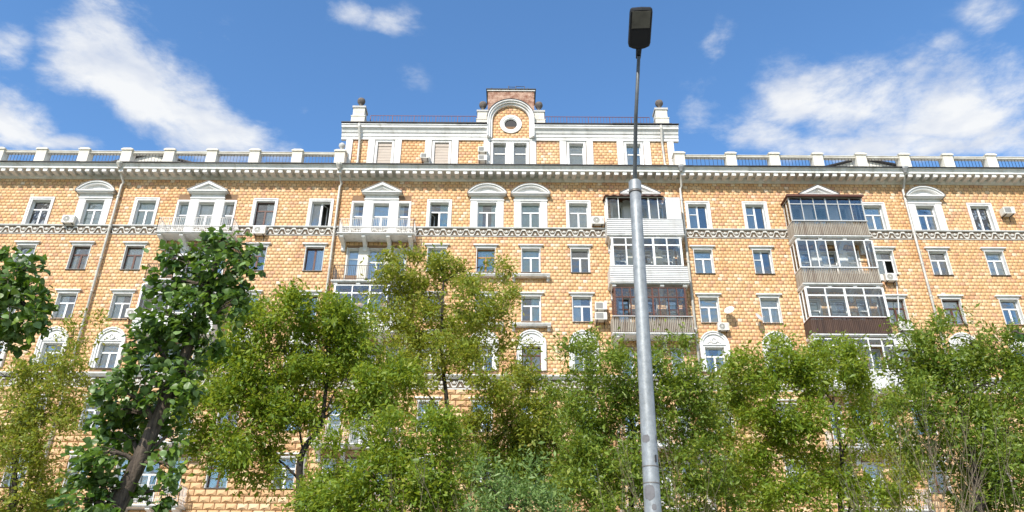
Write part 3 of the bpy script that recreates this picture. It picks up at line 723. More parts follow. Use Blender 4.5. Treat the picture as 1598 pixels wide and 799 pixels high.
def glazing(bal, m, z0, z1, a, b, n, transom=None, opened=(), gm='glassclear', sides=True, t=.04, uneven=None, f=-D + .03):
    mb = MB(); y0, y1 = f - .03, f + .03
    cuts = uneven if uneven else [a + (b - a) * i / n for i in range(n + 1)]
    mb.box(a - t, b + t, y0, y1, z0, z0 + t * 1.3); mb.box(a - t, b + t, y0, y1, z1 - t * 1.3, z1)
    for i, x in enumerate(cuts):
        tt = t * (1.35 if i in (0, len(cuts) - 1) or (len(cuts) > 4 and i == len(cuts) // 2) else .8); mb.box(x - tt, x + tt, y0 - .004, y1 + .004, z0 + t * 1.3, z1 - t * 1.3)
    if transom:
        for i in range(len(cuts) - 1): mb.box(cuts[i] + t * 1.35, cuts[i + 1] - t * 1.35, y0 - .002, y1, transom - t, transom + t)
    if sides:
        for x in (a, b):
            mb.box(x - t, x + t, y1 + .005, -.02, z0, z0 + t); mb.box(x - t, x + t, y1 + .005, -.02, z1 - t, z1); mb.box(x - t, x + t, -.10, -.02, z0 + t, z1 - t); mb.box(x - t, x + t, f * .5 - t * .8, f * .5 + t * .8, z0 + t, z1 - t)
    fr = mb.build('glazing_frame', m, bal)
    for i in range(len(cuts) - 1):
        segs = [(z0 + t, z1 - t)] if not transom else [(z0 + t, transom - t), (transom + t, z1 - t)]
        for j, (p, q) in enumerate(segs):
            if i in opened and j == 0: continue
            w = cuts[i + 1] - cuts[i] - t
            MB().box(-w / 2, w / 2, -.005, .005, p, q).build('pane', gm, fr, ((cuts[i] + cuts[i + 1]) / 2, f, 0)).rotation_euler = (0, 0, R(random.uniform(-.5, .5)))
    if sides:
        for x in (a, b):
            for (p, q) in ((f * .5 + .03, -.1), (f + .03, f * .5 - .03)): MB().box(x - .005, x + .005, p, q, z0 + t, z1 - t).build('pane', gm, fr)
    return fr
CEIL = 3.35 - .15
for (c, r) in [(c, r) for c in BALC for r in (8, 7, 6, 5, 4, 3)]:
    if r == 5 and c != 15: continue
    bl = obj('balcony', slabm, B, (COLX[c], 0, FZ[r]))
    for xb in (-2.18, -.78, .78, 2.18): obj('bracket', brk, bl, (xb, 0, 0))
    if c in (4, 7):
        if r == 6:
            if c == 7:
                siding(bl); glazing(bl, 'pvc', 1.06, 3.0, -HW + .3, HW - .3, 4, 2.45)
            else: siding(bl); glazing(bl, 'pvc', 1.06, 3.0, -HW + .1, HW - .1, 5, 2.4)
        else: railing(bl, 'whiteiron' if r in (8, 3, 4) else 'darkmetal', 'scroll' if r in (8, 3) else 'plain')
    elif (c, r) == (12, 8):
        siding(bl)
        glazing(bl, 'pvc', 1.06, 2.75, -HW + .08, HW - .95, 0, None, (1,), uneven=[-2.37, -1.62, -.75, .35, .95, 1.5], t=.035)
        pn = MB().box(1.55, 2.4, -D - .005, -D + .03, 1.062, 2.72).box(2.37, 2.4, -D + .031, 0, 1.062, 2.72).build('side_panel', 'siding', bl)
        mb = MB(); nn = 40
        lo = [(-2.5 + 3.9 * i / nn, 2.78 + .03 * math.sin(i * 1.25)) for i in range(nn + 1)]
        k = len(mb.v); mb.v += [(x, -D - .22, z - .02) for x, z in lo] + [(x, 0, z + .32) for x, z in lo] + [(x, -D - .22, z - .07) for x, z in lo]
        mb.f += [(k + i, k + i + 1, k + nn + 2 + i, k + nn + 1 + i) for i in range(nn)] + [(k + 2 * nn + 2 + i, k + 2 * nn + 3 + i, k + i + 1, k + i) for i in range(nn)]
        mb.build('awning', 'brown', bl)
        MB().box(-2.3, 1.5, -.06, -.03, 1.1, 2.7).build('inner_lining', 'orange', bl) if False else None
    elif (c, r) == (12, 7):
        siding(bl, n=8); glazing(bl, 'pvc', 1.06, 3.1, -HW + .28, HW - .3, 5, 2.55, t=.05)
    elif (c, r) == (12, 6):
        ribs(bl, 'ribs'); glazing(bl, 'brown', 1.06, 2.95, -HW + .22, HW - .3, 0, 2.3, (1,), uneven=[-2.2, -1.75, -1.25, -.55, .1, .5, 1.05, 1.6, 2.1], t=.04)
    elif (c, r) == (15, 8):
        ribs(bl, 'ribs'); glazing(bl, 'greyframe', 1.06, 2.8, -HW + .05, HW - .1, 6, 2.3, t=.03)
        MB().box(-HW - .1, HW, -D - .2, 0, 2.82, 2.90).box(-HW - .12, HW + .02, -D - .22, -D - .201, 2.76, 2.92).build('balcony_roof', 'brown', bl)
    elif (c, r) == (15, 7):
        ribs(bl, 'ribs'); glazing(bl, 'pvc', 1.06, 3.0, -HW + .05, HW - .05, 0, None, (3, 5), uneven=[-2.4, -1.75, -1.2, -.55, .05, 1.2, 1.9, 2.4], t=.035)
        MB().box(-2.3, 2.3, -.05, -.031, 1.0, 3.1).build('inner_lining', 'orange', bl) if False else None
    elif (c, r) == (15, 6):
        ribs(bl, 'darkribs', pointed=False); glazing(bl, 'pvc', 1.06, 3.05, -HW + .08, HW - .08, 4, 2.5, t=.05)
    elif (c, r) == (15, 5):
        siding(bl, corrugated=True); glazing(bl, 'pvc', 1.06, 3.05, -HW + .08, HW - .08, 6, 2.6, (4,), t=.045)
    else:
        railing(bl, 'whiteiron', 'plain')

# downpipes ---------------------------------------------------------------------
for X in (-26.2, -11.57, 11.24, 26.17):
    mb = MB().tube([(X, -.86, 30.1), (X, -.80, 29.95), (X + .1, -.22, 29.35), (X, -.20, 29.15), (X, -.20, .3)], .085, 10)
    p = mb.build('downpipe', 'pipe', B, smooth=True)
    MB().lathe([(.09, 30.02), (.12, 30.1), (.24, 30.3), (.26, 30.42), (.24, 30.42)], X, -1.02, 10).build('hopper', 'pipe' if X < 0 else 'gutter', p)
    z = 28.2
    while z > 6: MB().lathe([(.09, z), (.105, z + .02), (.105, z + .12), (.09, z + .14)], X, -.2, 10).build('collar', 'pipe', p); MB().box(X - .02, X + .02, -.115, 0, z + .04, z + .07).build('clamp', 'darkmetal', p); z -= 2.3

# parapet -----------------------------------------------------------------------
PY = -.62
pst = MB().box(-.40, .40, PY - .02, PY + .70, 30.42, 30.62).box(-.34, .34, PY + .03, PY + .65, 30.62, 31.72).prism([(-.38, 31.721), (.38, 31.721), (.42, 31.80), (-.42, 31.80)], PY - .04, PY + .72).prism([(-.42, 31.801), (.42, 31.801), (.25, 31.88), (-.25, 31.88)], PY - .04, PY + .72).mesh('parapet_post', 'cream')
posts_l = [-11.75 - 2.9 * i for i in range(11)]; posts_r = [11.35 + 2.95 * i - (0 if i == 0 else -.55) for i in range(11)]
for P_ in (posts_l, posts_r):
    for i, x in enumerate(P_):
        if abs(x) > 42: continue
        p = obj('parapet_post', pst, B, (x, 0, 0))
        if i == 0 and x < 0: MB().lathe([(.16, 31.88), (.10, 31.98), (.09, 32.16), (.16, 32.24), (.23, 32.37), (.21, 32.50), (.12, 32.60), (.03, 32.62)], 0, PY + .34).build('finial', 'greyblind', p, smooth=True)
    for x, y in zip(P_[:-1], P_[1:]):
        a, b = min(x, y) + .34, max(x, y) - .34
        if a < -42 or b > 43: continue
        MB().box(a, b, PY + .12, PY + .46, 31.56, 31.66).box(a, b, PY + .08, PY + .50, 31.661, 31.70).build('coping', 'cream', B)
        mb = MB(); n = 10
        for k in range(1, n): xx = a + (b - a) * k / n; mb.box(xx - .011, xx + .011, PY + .27, PY + .29, 30.5, 31.56)
        mb.build('railing', 'darkmetal', B)
MB().box(X0, -11.4, PY + .06, PY + .56, 30.42, 30.60).build('parapet_plinth', 'whitegrey', B); MB().box(11.1, X1, PY + .06, PY + .56, 30.42, 30.60).build('parapet_plinth', 'whitegrey', B)
# low roof gables behind the parapet
for (xa, xp, xb, z0, z1) in ((-28.4, -25.9, -23.0, 32.35, 33.15), (22.6, 25.0, 28.0, 32.4, 33.1)):
    g = MB().prism([(xa, 30.42), (xb, 30.42), (xb, z0), (xp, z1), (xa, z0)], 2.0, 6.0).build('roof_gable', 'cream', B)
    MB().strip([(xa - .2, z0 - .03), (xp, z1 + .002), (xb + .2, z0 - .03)], [(xa - .25, z0 + .03), (xp, z1 + .09), (xb + .25, z0 + .03)], 1.75, 6.1).build('gable_roof', 'roofmetal', g)

# attic storey --------------------------------------------------------------------
AY = .30; XA, XB, XM = -11.6, 11.2, -.15
AT = MB()
aw = [(-8.92, .5, 'S'), (-4.95, .5, 'S'), (-.92, .45, 'G'), (.52, .45, 'G'), (4.43, .5, 'W'), (8.42, .5, 'W')]
aops = [(x - w, x + w, 30.85, 33.14, None) for x, w, k in aw]
wall_mesh(AT, XA, XB, 30.4, 34.55, aops, AY)
AT.quad((XA, 9, 30.4), (XA, AY, 30.4), (XA, AY, 34.55), (XA, 9, 34.55)); AT.quad((XB, AY, 30.4), (XB, 9, 30.4), (XB, 9, 34.55), (XB, AY, 34.55))
AT = AT.build('attic_wall', 'grout', B)
for x, w, k in aw:
    if k == 'S': wn = add_window(x, 30.85, 33.14, 2 * w, '2', 'pvc', None, None, B, AY, sill=False); obj('roller_shutter', cached('rs', lambda: (lambda m_: [m_.box(-.5, .5, .10 - .012 * (i % 2), .14, .02 + i * .115, .02 + i * .115 + .112) for i in range(17)] and m_.box(-.5, .5, .06, .16, 2.0, 2.26))(MB()).mesh('roller_shutter', 'shutter')), wn)
    else: add_window(x, 30.85, 33.14, 2 * w, 'L', 'pvc' if k == 'W' else 'greyframe', ('greyblind', 'blind') if k == 'G' else ('sheer', 'full'), None, B, AY, sill=False)
mb = MB(); strips = []
for x, w, k in aw:
    strips += [(x - w - .16, x - w - .037), (x + w + .037, x + w + .16)]
    if k != 'G': strips += [(x - w - .66, x - w - .20), (x + w + .20, x + w + .66)]
strips += [(-.92 - .45 - .66, -.92 - .45 - .2), (.52 + .45 + .2, .52 + .45 + .66), (XA - .03, XA + .42), (XB - .42, XB + .03)]
for i, (a, b) in enumerate(strips): MB().box(a, b, AY - (.10 if b - a > .3 else .05), AY, 30.42, 33.30).build('pilaster' if b - a > .3 else 'jamb', 'white', AT)
mb = MB()
for x, w, k in aw: mb.box(x - w - .036, x + w + .036, AY - .05, AY, 33.18, 33.30)
mb.box(-.30, -.10, AY - .05, AY, 30.42, 33.30); mb.build('window_head', 'white', AT)
ah = [(x - w - .66, x + w + .66, 30, 34.6) for x, w, k in aw] + [(XA, XA + .42, 30, 34.6), (XB - .42, XB, 30, 34.6)]
ar = lay(XA, XB, 30.5, 33.30, ah, .315, .235, .026, .03, AY)
tag(obj('tile', tiles_mesh('tile', ar, .009, AY, 'tile'), AT), kind='stuff')
OC, AR_ = (XM, 34.72), 1.66       # oculus centre, arch outer radius
AC_Z = 34.98
for a, b in ((XA - .05, XM - AR_), (XM + AR_, XB + .05)):
    MB().profile([(AY + .1, 33.30), (AY - .12, 33.30), (AY - .12, 33.52), (AY - .17, 33.56), (AY - .17, 33.78), (AY - .24, 33.82), (AY - .30, 33.98), (AY - .38, 34.08), (AY - .46, 34.12), (AY - .46, 34.26), (AY - .52, 34.30), (AY - .52, 34.38), (AY + .1, 34.42)], a - (.35 if a < -5 else 0), b + (.35 if b > 5 else 0)).build('entablature', 'white', AT)
    e = MB(); x = a - (.38 if a < -5 else 0); xe = b + (.38 if b > 5 else 0)
    while x < xe - .05:
        w = min(random.uniform(1.6, 3.2), xe - x); zz = random.uniform(0, .03); e.prism([(x, 34.421), (x + w, 34.421), (x + w, 34.48 + zz), (x, 34.47 + zz)], AY - .58 - random.uniform(0, .03), AY + .1); x += w - .0001
    e.profile([(AY - .5, 34.45), (AY + 1.6, 34.95), (AY + 1.6, 34.45)], a, b); e.build('eaves_edge', 'roofmetal', AT)
MB().box(XM - AR_, XM + AR_, AY - .12, AY + .1, 33.30, 33.46).build('entablature', 'white', AT)
MB().box(XA, XB, AY + .1, 9, 34.4, 34.5).build('attic_roof', 'roofmetal', AT)
# gable with the round window
g = MB(); n = 48; inner = []; outer = []
ri = AR_ - .36
for i in range(n):
    t = 2 * math.pi * i / n; cx, sx = math.cos(t), math.sin(t)
    inner.append((OC[0] + .60 * cx, OC[1] + .60 * sx))
    s = 0.6
    while True:
        px_, pz_ = OC[0] + s * cx, OC[1] + s * sx
        ins = abs(px_ - XM) < ri + .1 and pz_ > 33.46 and (pz_ < AC_Z or math.hypot(px_ - XM, pz_ - AC_Z) < ri + .1)
        if not ins: break
        s += .01
    outer.append((OC[0] + s * cx, OC[1] + s * sx))
GB = g.strip(inner, outer, AY - .02, AY + .5, True).build('gable', 'grout', AT)
gh = []
zrow = 33.46
grects = []
for q in lay(XM - ri - .1, XM + ri + .1, 33.47, 36.4, [], .315, .235, .026, .03, AY):
    xm, zm = (q[0] + q[1]) / 2, (q[2] + q[3]) / 2
    if math.hypot(xm - OC[0], zm - OC[1]) < .74: continue
    if zm > AC_Z and math.hypot(xm - XM, zm - AC_Z) > ri + .02: continue
    grects.append(q)
tag(obj('tile', tiles_mesh('tile', grects, .009, AY - .02, 'tile'), GB), kind='stuff')
def archband(mb, r0, r1, y0, y1, zlow=33.47):
    T = list(range(180, -1, -6))
    return mb.strip([(XM - r0, zlow)] + [(XM + r0 * math.cos(R(t)), AC_Z + r0 * math.sin(R(t))) for t in T] + [(XM + r0, zlow)], [(XM - r1, zlow)] + [(XM + r1 * math.cos(R(t)), AC_Z + r1 * math.sin(R(t))) for t in T] + [(XM + r1, zlow)], y0, y1)
am = MB(); archband(am, ri, ri + .14, AY - .22, AY + .6); archband(am, ri + .1401, ri + .26, AY - .36, AY + .6); archband(am, ri + .2601, AR_, AY - .46, AY + .6)
am.build('arch_moulding', 'white', GB)
fl2 = MB(); T = list(range(176, 3, -6))
fl2.strip([(XM + (AR_ + .002) * math.cos(R(t)), AC_Z + (AR_ + .002) * math.sin(R(t))) for t in T], [(XM + (AR_ + .04) * math.cos(R(t)), AC_Z + (AR_ + .04) * math.sin(R(t))) for t in T], AY - .5, AY + .9).build('flashing', 'roofmetal', GB)
rm_ = MB(); rm_.arc(*OC, .60, .78, 0, 360, AY - .12, AY + .2, 32); rm_.arc(*OC, .50, .5999, 0, 360, AY - .09, AY + .5, 32); rm_.arc(*OC, .44, .4999, 0, 360, AY - .04, AY + .5, 32); rm_.build('round_window_surround', 'white', GB)
MB().arc(*OC, 0, .439, 0, 360, AY + .02, AY + .04, 24).build('round_window', 'lampblack', GB)  # flat black disc, the dark of the opening put into its colour
# pedestals with balls
def pedestal(x, y, z, w, h, sc=1.0):
    p = MB().box(x - w * .58, x + w * .58, y - w * .58, y + w * .58, z, z + h * .42).box(x - w * .62, x + w * .62, y - w * .62, y + w * .62, z + h * .4201, z + h * .46).box(x - w / 2, x + w / 2, y - w / 2, y + w / 2, z + h * .4601, z + h * .9).build('pedestal', 'cream', AT)
    MB().box(x - w * .58, x + w * .58, y - w * .58, y + w * .58, z + h * .9001, z + h).build('cap', 'greyblind', p)
    zt = z + h
    MB().lathe([(.20, zt), (.13, zt + .12), (.11, zt + .40), (.17, zt + .47), (.26, zt + .60), (.29, zt + .74), (.25, zt + .90), (.12, zt + 1.0), (.03, zt + 1.02)], x, y, 12).build('finial', 'stone', p, smooth=True)
for x in (-10.95, 10.55): pedestal(x, AY + .1, 34.42, .82, 1.62, 1.35)
for x in (XM - 2.02, XM + 2.02): pedestal(x, AY + .3, 34.45, .72, 1.5, 1.25)
# chimney block
CY = 1.1
ch = MB().box(XM - 1.7, XM + 1.7, CY, CY + 1.6, 34.5, 38.35).build('chimney', 'brick', AT)
MB().box(XM - 1.78, XM + 1.78, CY - .08, CY + 1.68, 38.351, 38.46).build('cap', 'whitegrey', ch); MB().box(XM - 1.84, XM + 1.84, CY - .14, CY + 1.74, 38.461, 38.52).build('cap_flashing', 'roofmetal', ch)
for s in (-1, 1): MB().arc(XM + s * .95, 36.72, 0, .42, 0, 180, CY - .05, CY, 14).build('plaster_arch', 'cream', ch); MB().arc(XM + s * .95, 36.72, .421, .47, 0, 180, CY - .12, CY, 14).build('hood', 'roofmetal', ch)
mb = MB()
for (x, h) in ((-1.45, .42), (-.2, .62), (.35, .6), (1.0, .58), (1.25, .45)): mb.tube([(XM + x, CY + .3, 38.5), (XM + x, CY + .3, 38.5 + h)], .028, 5)
mb.tube([(XM - .2, CY + .3, 39.02), (XM + .35, CY + .3, 39.0)], .022, 5).tube([(XM + .35, CY + .3, 39.08), (XM + 1.0, CY + .3, 39.06)], .022, 5)
mb.build('antenna_rods', 'darkmetal', ch)
for a, b, nm in ((-10.3, XM - 2.5, 1), (XM + 2.5, 9.9, 1)):
    mb = MB(); n = int((b - a) / .22); y = AY + .75
    for i in range(n + 1):
        x = a + (b - a) * i / n; t = .022 if i % 7 == 0 else .010; mb.box(x - t, x + t, y - t, y + t, 34.6, 36.02)
    mb.box(a, b, y - .018, y + .018, 36.0, 36.035).box(a, b, y - .014, y + .014, 35.0, 35.025); mb.build('roof_railing', 'rust', AT)
for X, s in ((-10.75, 1), (10.35, 1)):
    MB().tube([(X, AY - .62, 34.3), (X + .02, AY - .55, 34.05), (X + .06, AY - .2, 33.2), (X + .1, AY - .2, 31.3), (X + (.0 if X < 0 else .25), AY - .3, 31.05), (X + (-.45 if X < 0 else .75), AY - .45, 30.85)], .085, 9).build('downpipe', 'pipe', AT, smooth=True)
# weeds on the roof
def tuft(p, s, n):
    V = []; F = []
    for i in range(n):
        a = random.uniform(0, 6.28); d = Vector((math.cos(a) * .6, math.sin(a) * .6, random.uniform(.5, 1.2))) * s * random.uniform(.5, 1); w = Vector((-math.sin(a), math.cos(a), .3)) * s * .12; b = Vector(p) + Vector((random.uniform(-s, s) * .5, random.uniform(-s, s) * .3, 0))
        k = len(V); V += [b, b + d * .55 + w, b + d, b + d * .55 - w]; F.append((k, k + 1, k + 2, k + 3))
    return np_mesh('foliage', [tuple(v) for v in V], F, 'leaf_green')
tag(obj('roof_weed', tuft((XM + .85, YF + CY + .4, 38.52), .35, 60)), 'green weed sprouting on top of the brick chimney block', 'plant')
tag(obj('roof_weed', tuft((XM + 2.85, YF + AY + .2, 34.5), .42, 40)), 'green weed growing at the roof edge right of the round window', 'plant')

# ------------------------------------------------------------------ air conditioners and dishes on the facade
def ac_proto(kind):
    e = MB(); w, h, d = (.80, .56, .30) if kind == 'fan' else (.72, .50, .46)
    if kind == 'tall': w, h, d = .72, .48, .5
    body = MB()
    b = .025
    body.prism([(-w / 2 + b, 0), (w / 2 - b, 0), (w / 2, b), (w / 2, h - b), (w / 2 - b, h), (-w / 2 + b, h), (-w / 2, h - b), (-w / 2, b)], -.12 - d, -.12)
    parts = [('casing', body.mesh('casing', 'ac'))]
    gx = -w * .12
    if kind == 'fan':
        g = MB(); g.arc(gx, h / 2, 0, .205, 0, 360, -.126 - d, -.12 - d + .0, 20); parts.append(('fan_opening', g.mesh('fan_opening', 'acdark')))
        g = MB()
        for r in (.07, .12, .17, .215): g.arc(gx, h / 2, r - .007, r + .007, 0, 360, -.138 - d, -.127 - d, 20)
        for t in range(0, 180, 30): g.tube([(gx - .21 * math.cos(R(t)), -.133 - d, h / 2 - .21 * math.sin(R(t))), (gx + .21 * math.cos(R(t)), -.133 - d, h / 2 + .21 * math.sin(R(t)))], .005, 4)
        g.arc(gx, h / 2, 0, .045, 0, 360, -.142 - d, -.139 - d, 10); parts.append(('fan_guard', g.mesh('fan_guard', 'ac')))
        parts.append(('side_grille', MB().box(w * .34, w * .46, -.125 - d, -.12 - d, h * .3, h * .8).mesh('side_grille', 'greyblind')))
    else:
        g = MB().box(-w * .42, w * (.15 if kind == 'box' else .2), -.124 - d, -.12 - d, h * .12, h * .88); parts.append(('grille', g.mesh('grille', 'acdark')))
        g = MB()
        for i in range(9): z = h * (.13 + .083 * i); g.box(-w * .42, w * (.15 if kind == 'box' else .2), -.134 - d, -.1245 - d, z, z + .018)
        parts.append(('louvre', g.mesh('louvre', 'greyblind')))
    for s in (-1, 1): parts.append(('bracket', MB().profile([(0, -.001), (0, -.36), (-.02, -.36), (-.03, -.045), (-.10 - d * .8, -.045), (-.12 - d, -.03), (-.12 - d, -.001)], s * w * .33 - .018, s * w * .33 + .018).mesh('bracket', 'darkmetal')))
    return parts
ACP = {k: ac_proto(k) for k in ('fan', 'box', 'tall')}
def place_ac(px, py, kind, label, y=YF, w=1.0):
    d = .42 if kind == 'fan' else .58
    p = at(px, py, y - d); e = empty('air_conditioner', (p.x, y, p.z - .28))
    for n, me in ACP[kind]: obj(n, me, e)
    e.scale = (w, 1, w)
    tag(e, label, 'air conditioner', 'air conditioners on the facade')
place_ac(106, 341, 'fan', 'white air conditioner beside the far left window with rounded pediment')
place_ac(404, 358, 'fan', 'white air conditioner on the frieze between left balcony and drainpipe')
place_ac(933, 343, 'fan', 'white air conditioner left of the top siding clad balcony')
place_ac(938, 476, 'box', 'boxy air conditioner with square grille, upper of the pair left of brown framed balcony')
place_ac(938, 492, 'tall', 'boxy air conditioner, lower of the pair left of the brown framed balcony')
place_ac(1129, 508, 'fan', 'white air conditioner under a window between lamp post and satellite dishes', w=.85)
place_ac(1371, 431, 'box', 'small air conditioner tight against the right balcony stack, left of its twin', w=.85)
place_ac(1391, 431, 'fan', 'white air conditioner under the half open window right of the balcony stack', w=.9)
place_ac(1414, 508, 'fan', 'white air conditioner hanging from a white cable above an arched window')
place_ac(1575, 327, 'box', 'square grilled air conditioner on top storey at the right edge')
place_ac(206, 488, 'fan', 'round fanned air conditioner beside the dark leafed tree')
place_ac(663, 241, 'tall', 'single box air conditioner on the attic storey wall', YF + AY, .8)
place_ac(753, 231, 'box', 'upper of two stacked air conditioners on the attic wall', YF + AY, .85)
place_ac(753, 244, 'box', 'lower of two stacked air conditioners on the attic wall', YF + AY, .85)
def dish(px, py, rot, label):
    p = at(px, py, YF - .55); e = empty('satellite_dish', (p.x, YF, p.z)); e.scale = (.72, .9, .72)
    mb = MB(); n = 18; k = 5; prof = [(.42 * i / k, .10 * (i / k) ** 2) for i in range(k + 1)]
    mb.lathe([(max(r, .004), z) for r, z in prof] + [(.425, .105), (.40, .105)] , 0, 0, n)
    d = mb.build('reflector', 'siding', e, (0, -.52, 0), smooth=True); d.rotation_euler = (R(68), 0, R(rot))
    MB().tube([(0, -.02, -.1), (0, -.5, -.05)], .022, 7).build('wall_arm', 'darkmetal', e)
    a = MB().tube([(0, -.38, .06), (0, -.30, .42)], .012, 5); a.lathe([(.03, .40), (.04, .44), (.03, .50)], 0, -.3, 8)
    f = a.build('feed_horn', 'greyframe', e, (0, -.52, 0)); f.rotation_euler = (R(68), 0, R(rot))
    tag(e, label, 'satellite dish', 'satellite dishes on the facade')
dish(1139, 484, -30, 'white satellite dish on the wall nearest the lamp post')
dish(1184, 495, 35, 'white satellite dish beside a window, farther from the lamp post')
pa, pb = at(1399, 440, YF - .1), at(1402, 512, YF - .1)
tag(MB().tube([pa, pa.lerp(pb, .3) + Vector((.05, 0, 0)), pa.lerp(pb, .7) + Vector((.08, 0, 0)), pb], .04, 7).build('cable_duct', 'siding'), 'white cable duct running down between two air conditioners', 'cable')

# ------------------------------------------------------------------ lamp post
LY = 8.0
pt, pb = at(990.5, 284, LY), at(1019, 799, LY)
dv = (pb - pt) / (pt.z - pb.z); p0 = pt + dv * (pt.z + .02)
LP = empty('street_lamp', p0)
tag(LP, 'tall galvanised tapering street lamp with flat lamp head coloured dark as in shade', 'street lamp')
up = (pt - p0); hgt = up.length; Q = Vector((0, 0, 1)).rotation_difference(up.normalized())
rb, rt = .100, .066
def prad(z): return rb + (rt - rb) * z / hgt
pole = MB().lathe([(prad(z), z) for z in np.linspace(0, hgt, 14)], 0, 0, 28).build('pole', 'zinc', LP, smooth=True); pole.rotation_mode = 'QUATERNION'; pole.rotation_quaternion = Q
MB().lathe([(rt + .002, hgt - .14), (rt + .010, hgt - .135), (rt + .010, hgt - .005), (rt + .006, hgt + .003), (.03, hgt + .012)], 0, 0, 28).build('collar', 'zinc', pole, smooth=False)
MB().lathe([(rt + .001, hgt - .165), (rt + .013, hgt - .16), (rt + .013, hgt - .145), (rt + .001, hgt - .14)], 0, 0, 28).build('band', 'sill', pole)
def zat(py): return (at(1019, py, LY).z - p0.z) / (up.normalized().z)
for py in (729, 755):
    z = zat(py); r = prad(z); MB().lathe([(r, z - .006), (r + .004, z - .005), (r + .004, z + .005), (r, z + .006)], 0, 0, 28).build('band', 'sill', pole)
def patch(z0, z1, a0, a1, seed):
    rr = random.Random(seed); mb = MB(); n = 10; top = []; bot = []
    for i in range(n + 1):
        a = R(a0 + (a1 - a0) * i / n); k = math.sin(math.pi * (i + .5) / (n + 1)) ** .35
        zm, hh = (z0 + z1) / 2, (z1 - z0) / 2 * k
        for L_, z in ((bot, zm - hh * rr.uniform(.8, 1)), (top, zm + hh * rr.uniform(.8, 1))):
            r = prad(z) + .0012; L_.append((r * math.cos(a), r * math.sin(a), z))
    k = len(mb.v); mb.v += bot + top; mb.f += [(k + i, k + i + 1, k + n + 2 + i, k + n + 1 + i) for i in range(n)]
    mb.build('poster_scrap', 'patch', pole)
patch(zat(694), zat(680), 205, 265, 1); patch(zat(694), zat(678), 315, 360, 2); patch(zat(784), zat(757), 200, 280, 3); patch(zat(799), zat(788), 255, 285, 4)
zz = zat(718); MB().box(prad(zz) * .45, prad(zz) * .62, -prad(zz) * .9 - .02, -prad(zz) * .78, zz - .035, zz + .035).build('cable_slot', 'lampblack', pole)
neck = at(996.8, 88, 7.15); arm0 = pt
av = neck - arm0
arm = MB().tube([arm0 - p0, arm0 + av * .02 - p0, arm0 + av * .5 - p0 + Vector((-.012, 0, 0)), neck - p0], [.030, .026, .023, .021], 14).build('arm', 'zincbacklit', LP, smooth=True)
tip = at(1001.5, 13, 6.62)
hd = tip - neck; Lh = hd.length; ax = hd.normalized(); side = Vector((1, 0, 0)); side = (side - ax * side.dot(ax)).normalized(); nrm = side.cross(ax)
if nrm.z < 0: nrm = -nrm
HM = Matrix((side, ax, nrm)).transposed()
def hp(u, v, w): return tuple(HM @ Vector((u, v * Lh, w)) + (neck - p0))
def slab(outline, w0, w1, m, name, bev=0):
    mb = MB(); k = len(outline)
    rings = [(w0, .93), (w0 + (w1 - w0) * .25, 1.0), (w0 + (w1 - w0) * .7, 1.0), (w1, .86)] if bev else [(w0, 1), (w1, 1)]
    cu = sum(u for u, v in outline) / k; cv = sum(v for u, v in outline) / k
    for w, s in rings: mb.v += [hp(cu + (u - cu) * s, cv + (v - cv) * s, w) for u, v in outline]
    mb.f.append(tuple(range(k - 1, -1, -1)))
    for j in range(len(rings) - 1):
        for i in range(k): i2 = (i + 1) % k; mb.f.append((j * k + i, j * k + i2, (j + 1) * k + i2, (j + 1) * k + i))
    mb.f.append(tuple((len(rings) - 1) * k + i for i in range(k)))
    return mb.build(name, m, LP)
hwid = .133
ol = [(-.03, .14), (.03, .14), (.075, .16), (hwid * .92, .20), (hwid, .27), (hwid * 1.0, .9), (hwid * .95, .965), (hwid * .8, .99), (0, 1.0), (-hwid * .8, .99), (-hwid * .95, .965), (-hwid * 1.0, .9), (-hwid, .27), (-hwid * .92, .20), (-.075, .16)]
slab(ol, 0, .075, 'lampblack', 'lamp_head', 1)
slab([(-hwid * .80, .60), (hwid * .80, .60), (hwid * .80, .945), (-hwid * .80, .945)], -.006, .01, 'lens', 'diffuser')
slab([(-hwid * .70, .26), (hwid * .70, .26), (hwid * .76, .56), (-hwid * .76, .56)], -.004, .01, 'lampblack', 'driver_cover')
MB().tube([hp(0, -.06, .03), hp(0, .16, .03)], [.030, .036], 12).build('socket', 'lampblack', LP, smooth=True)

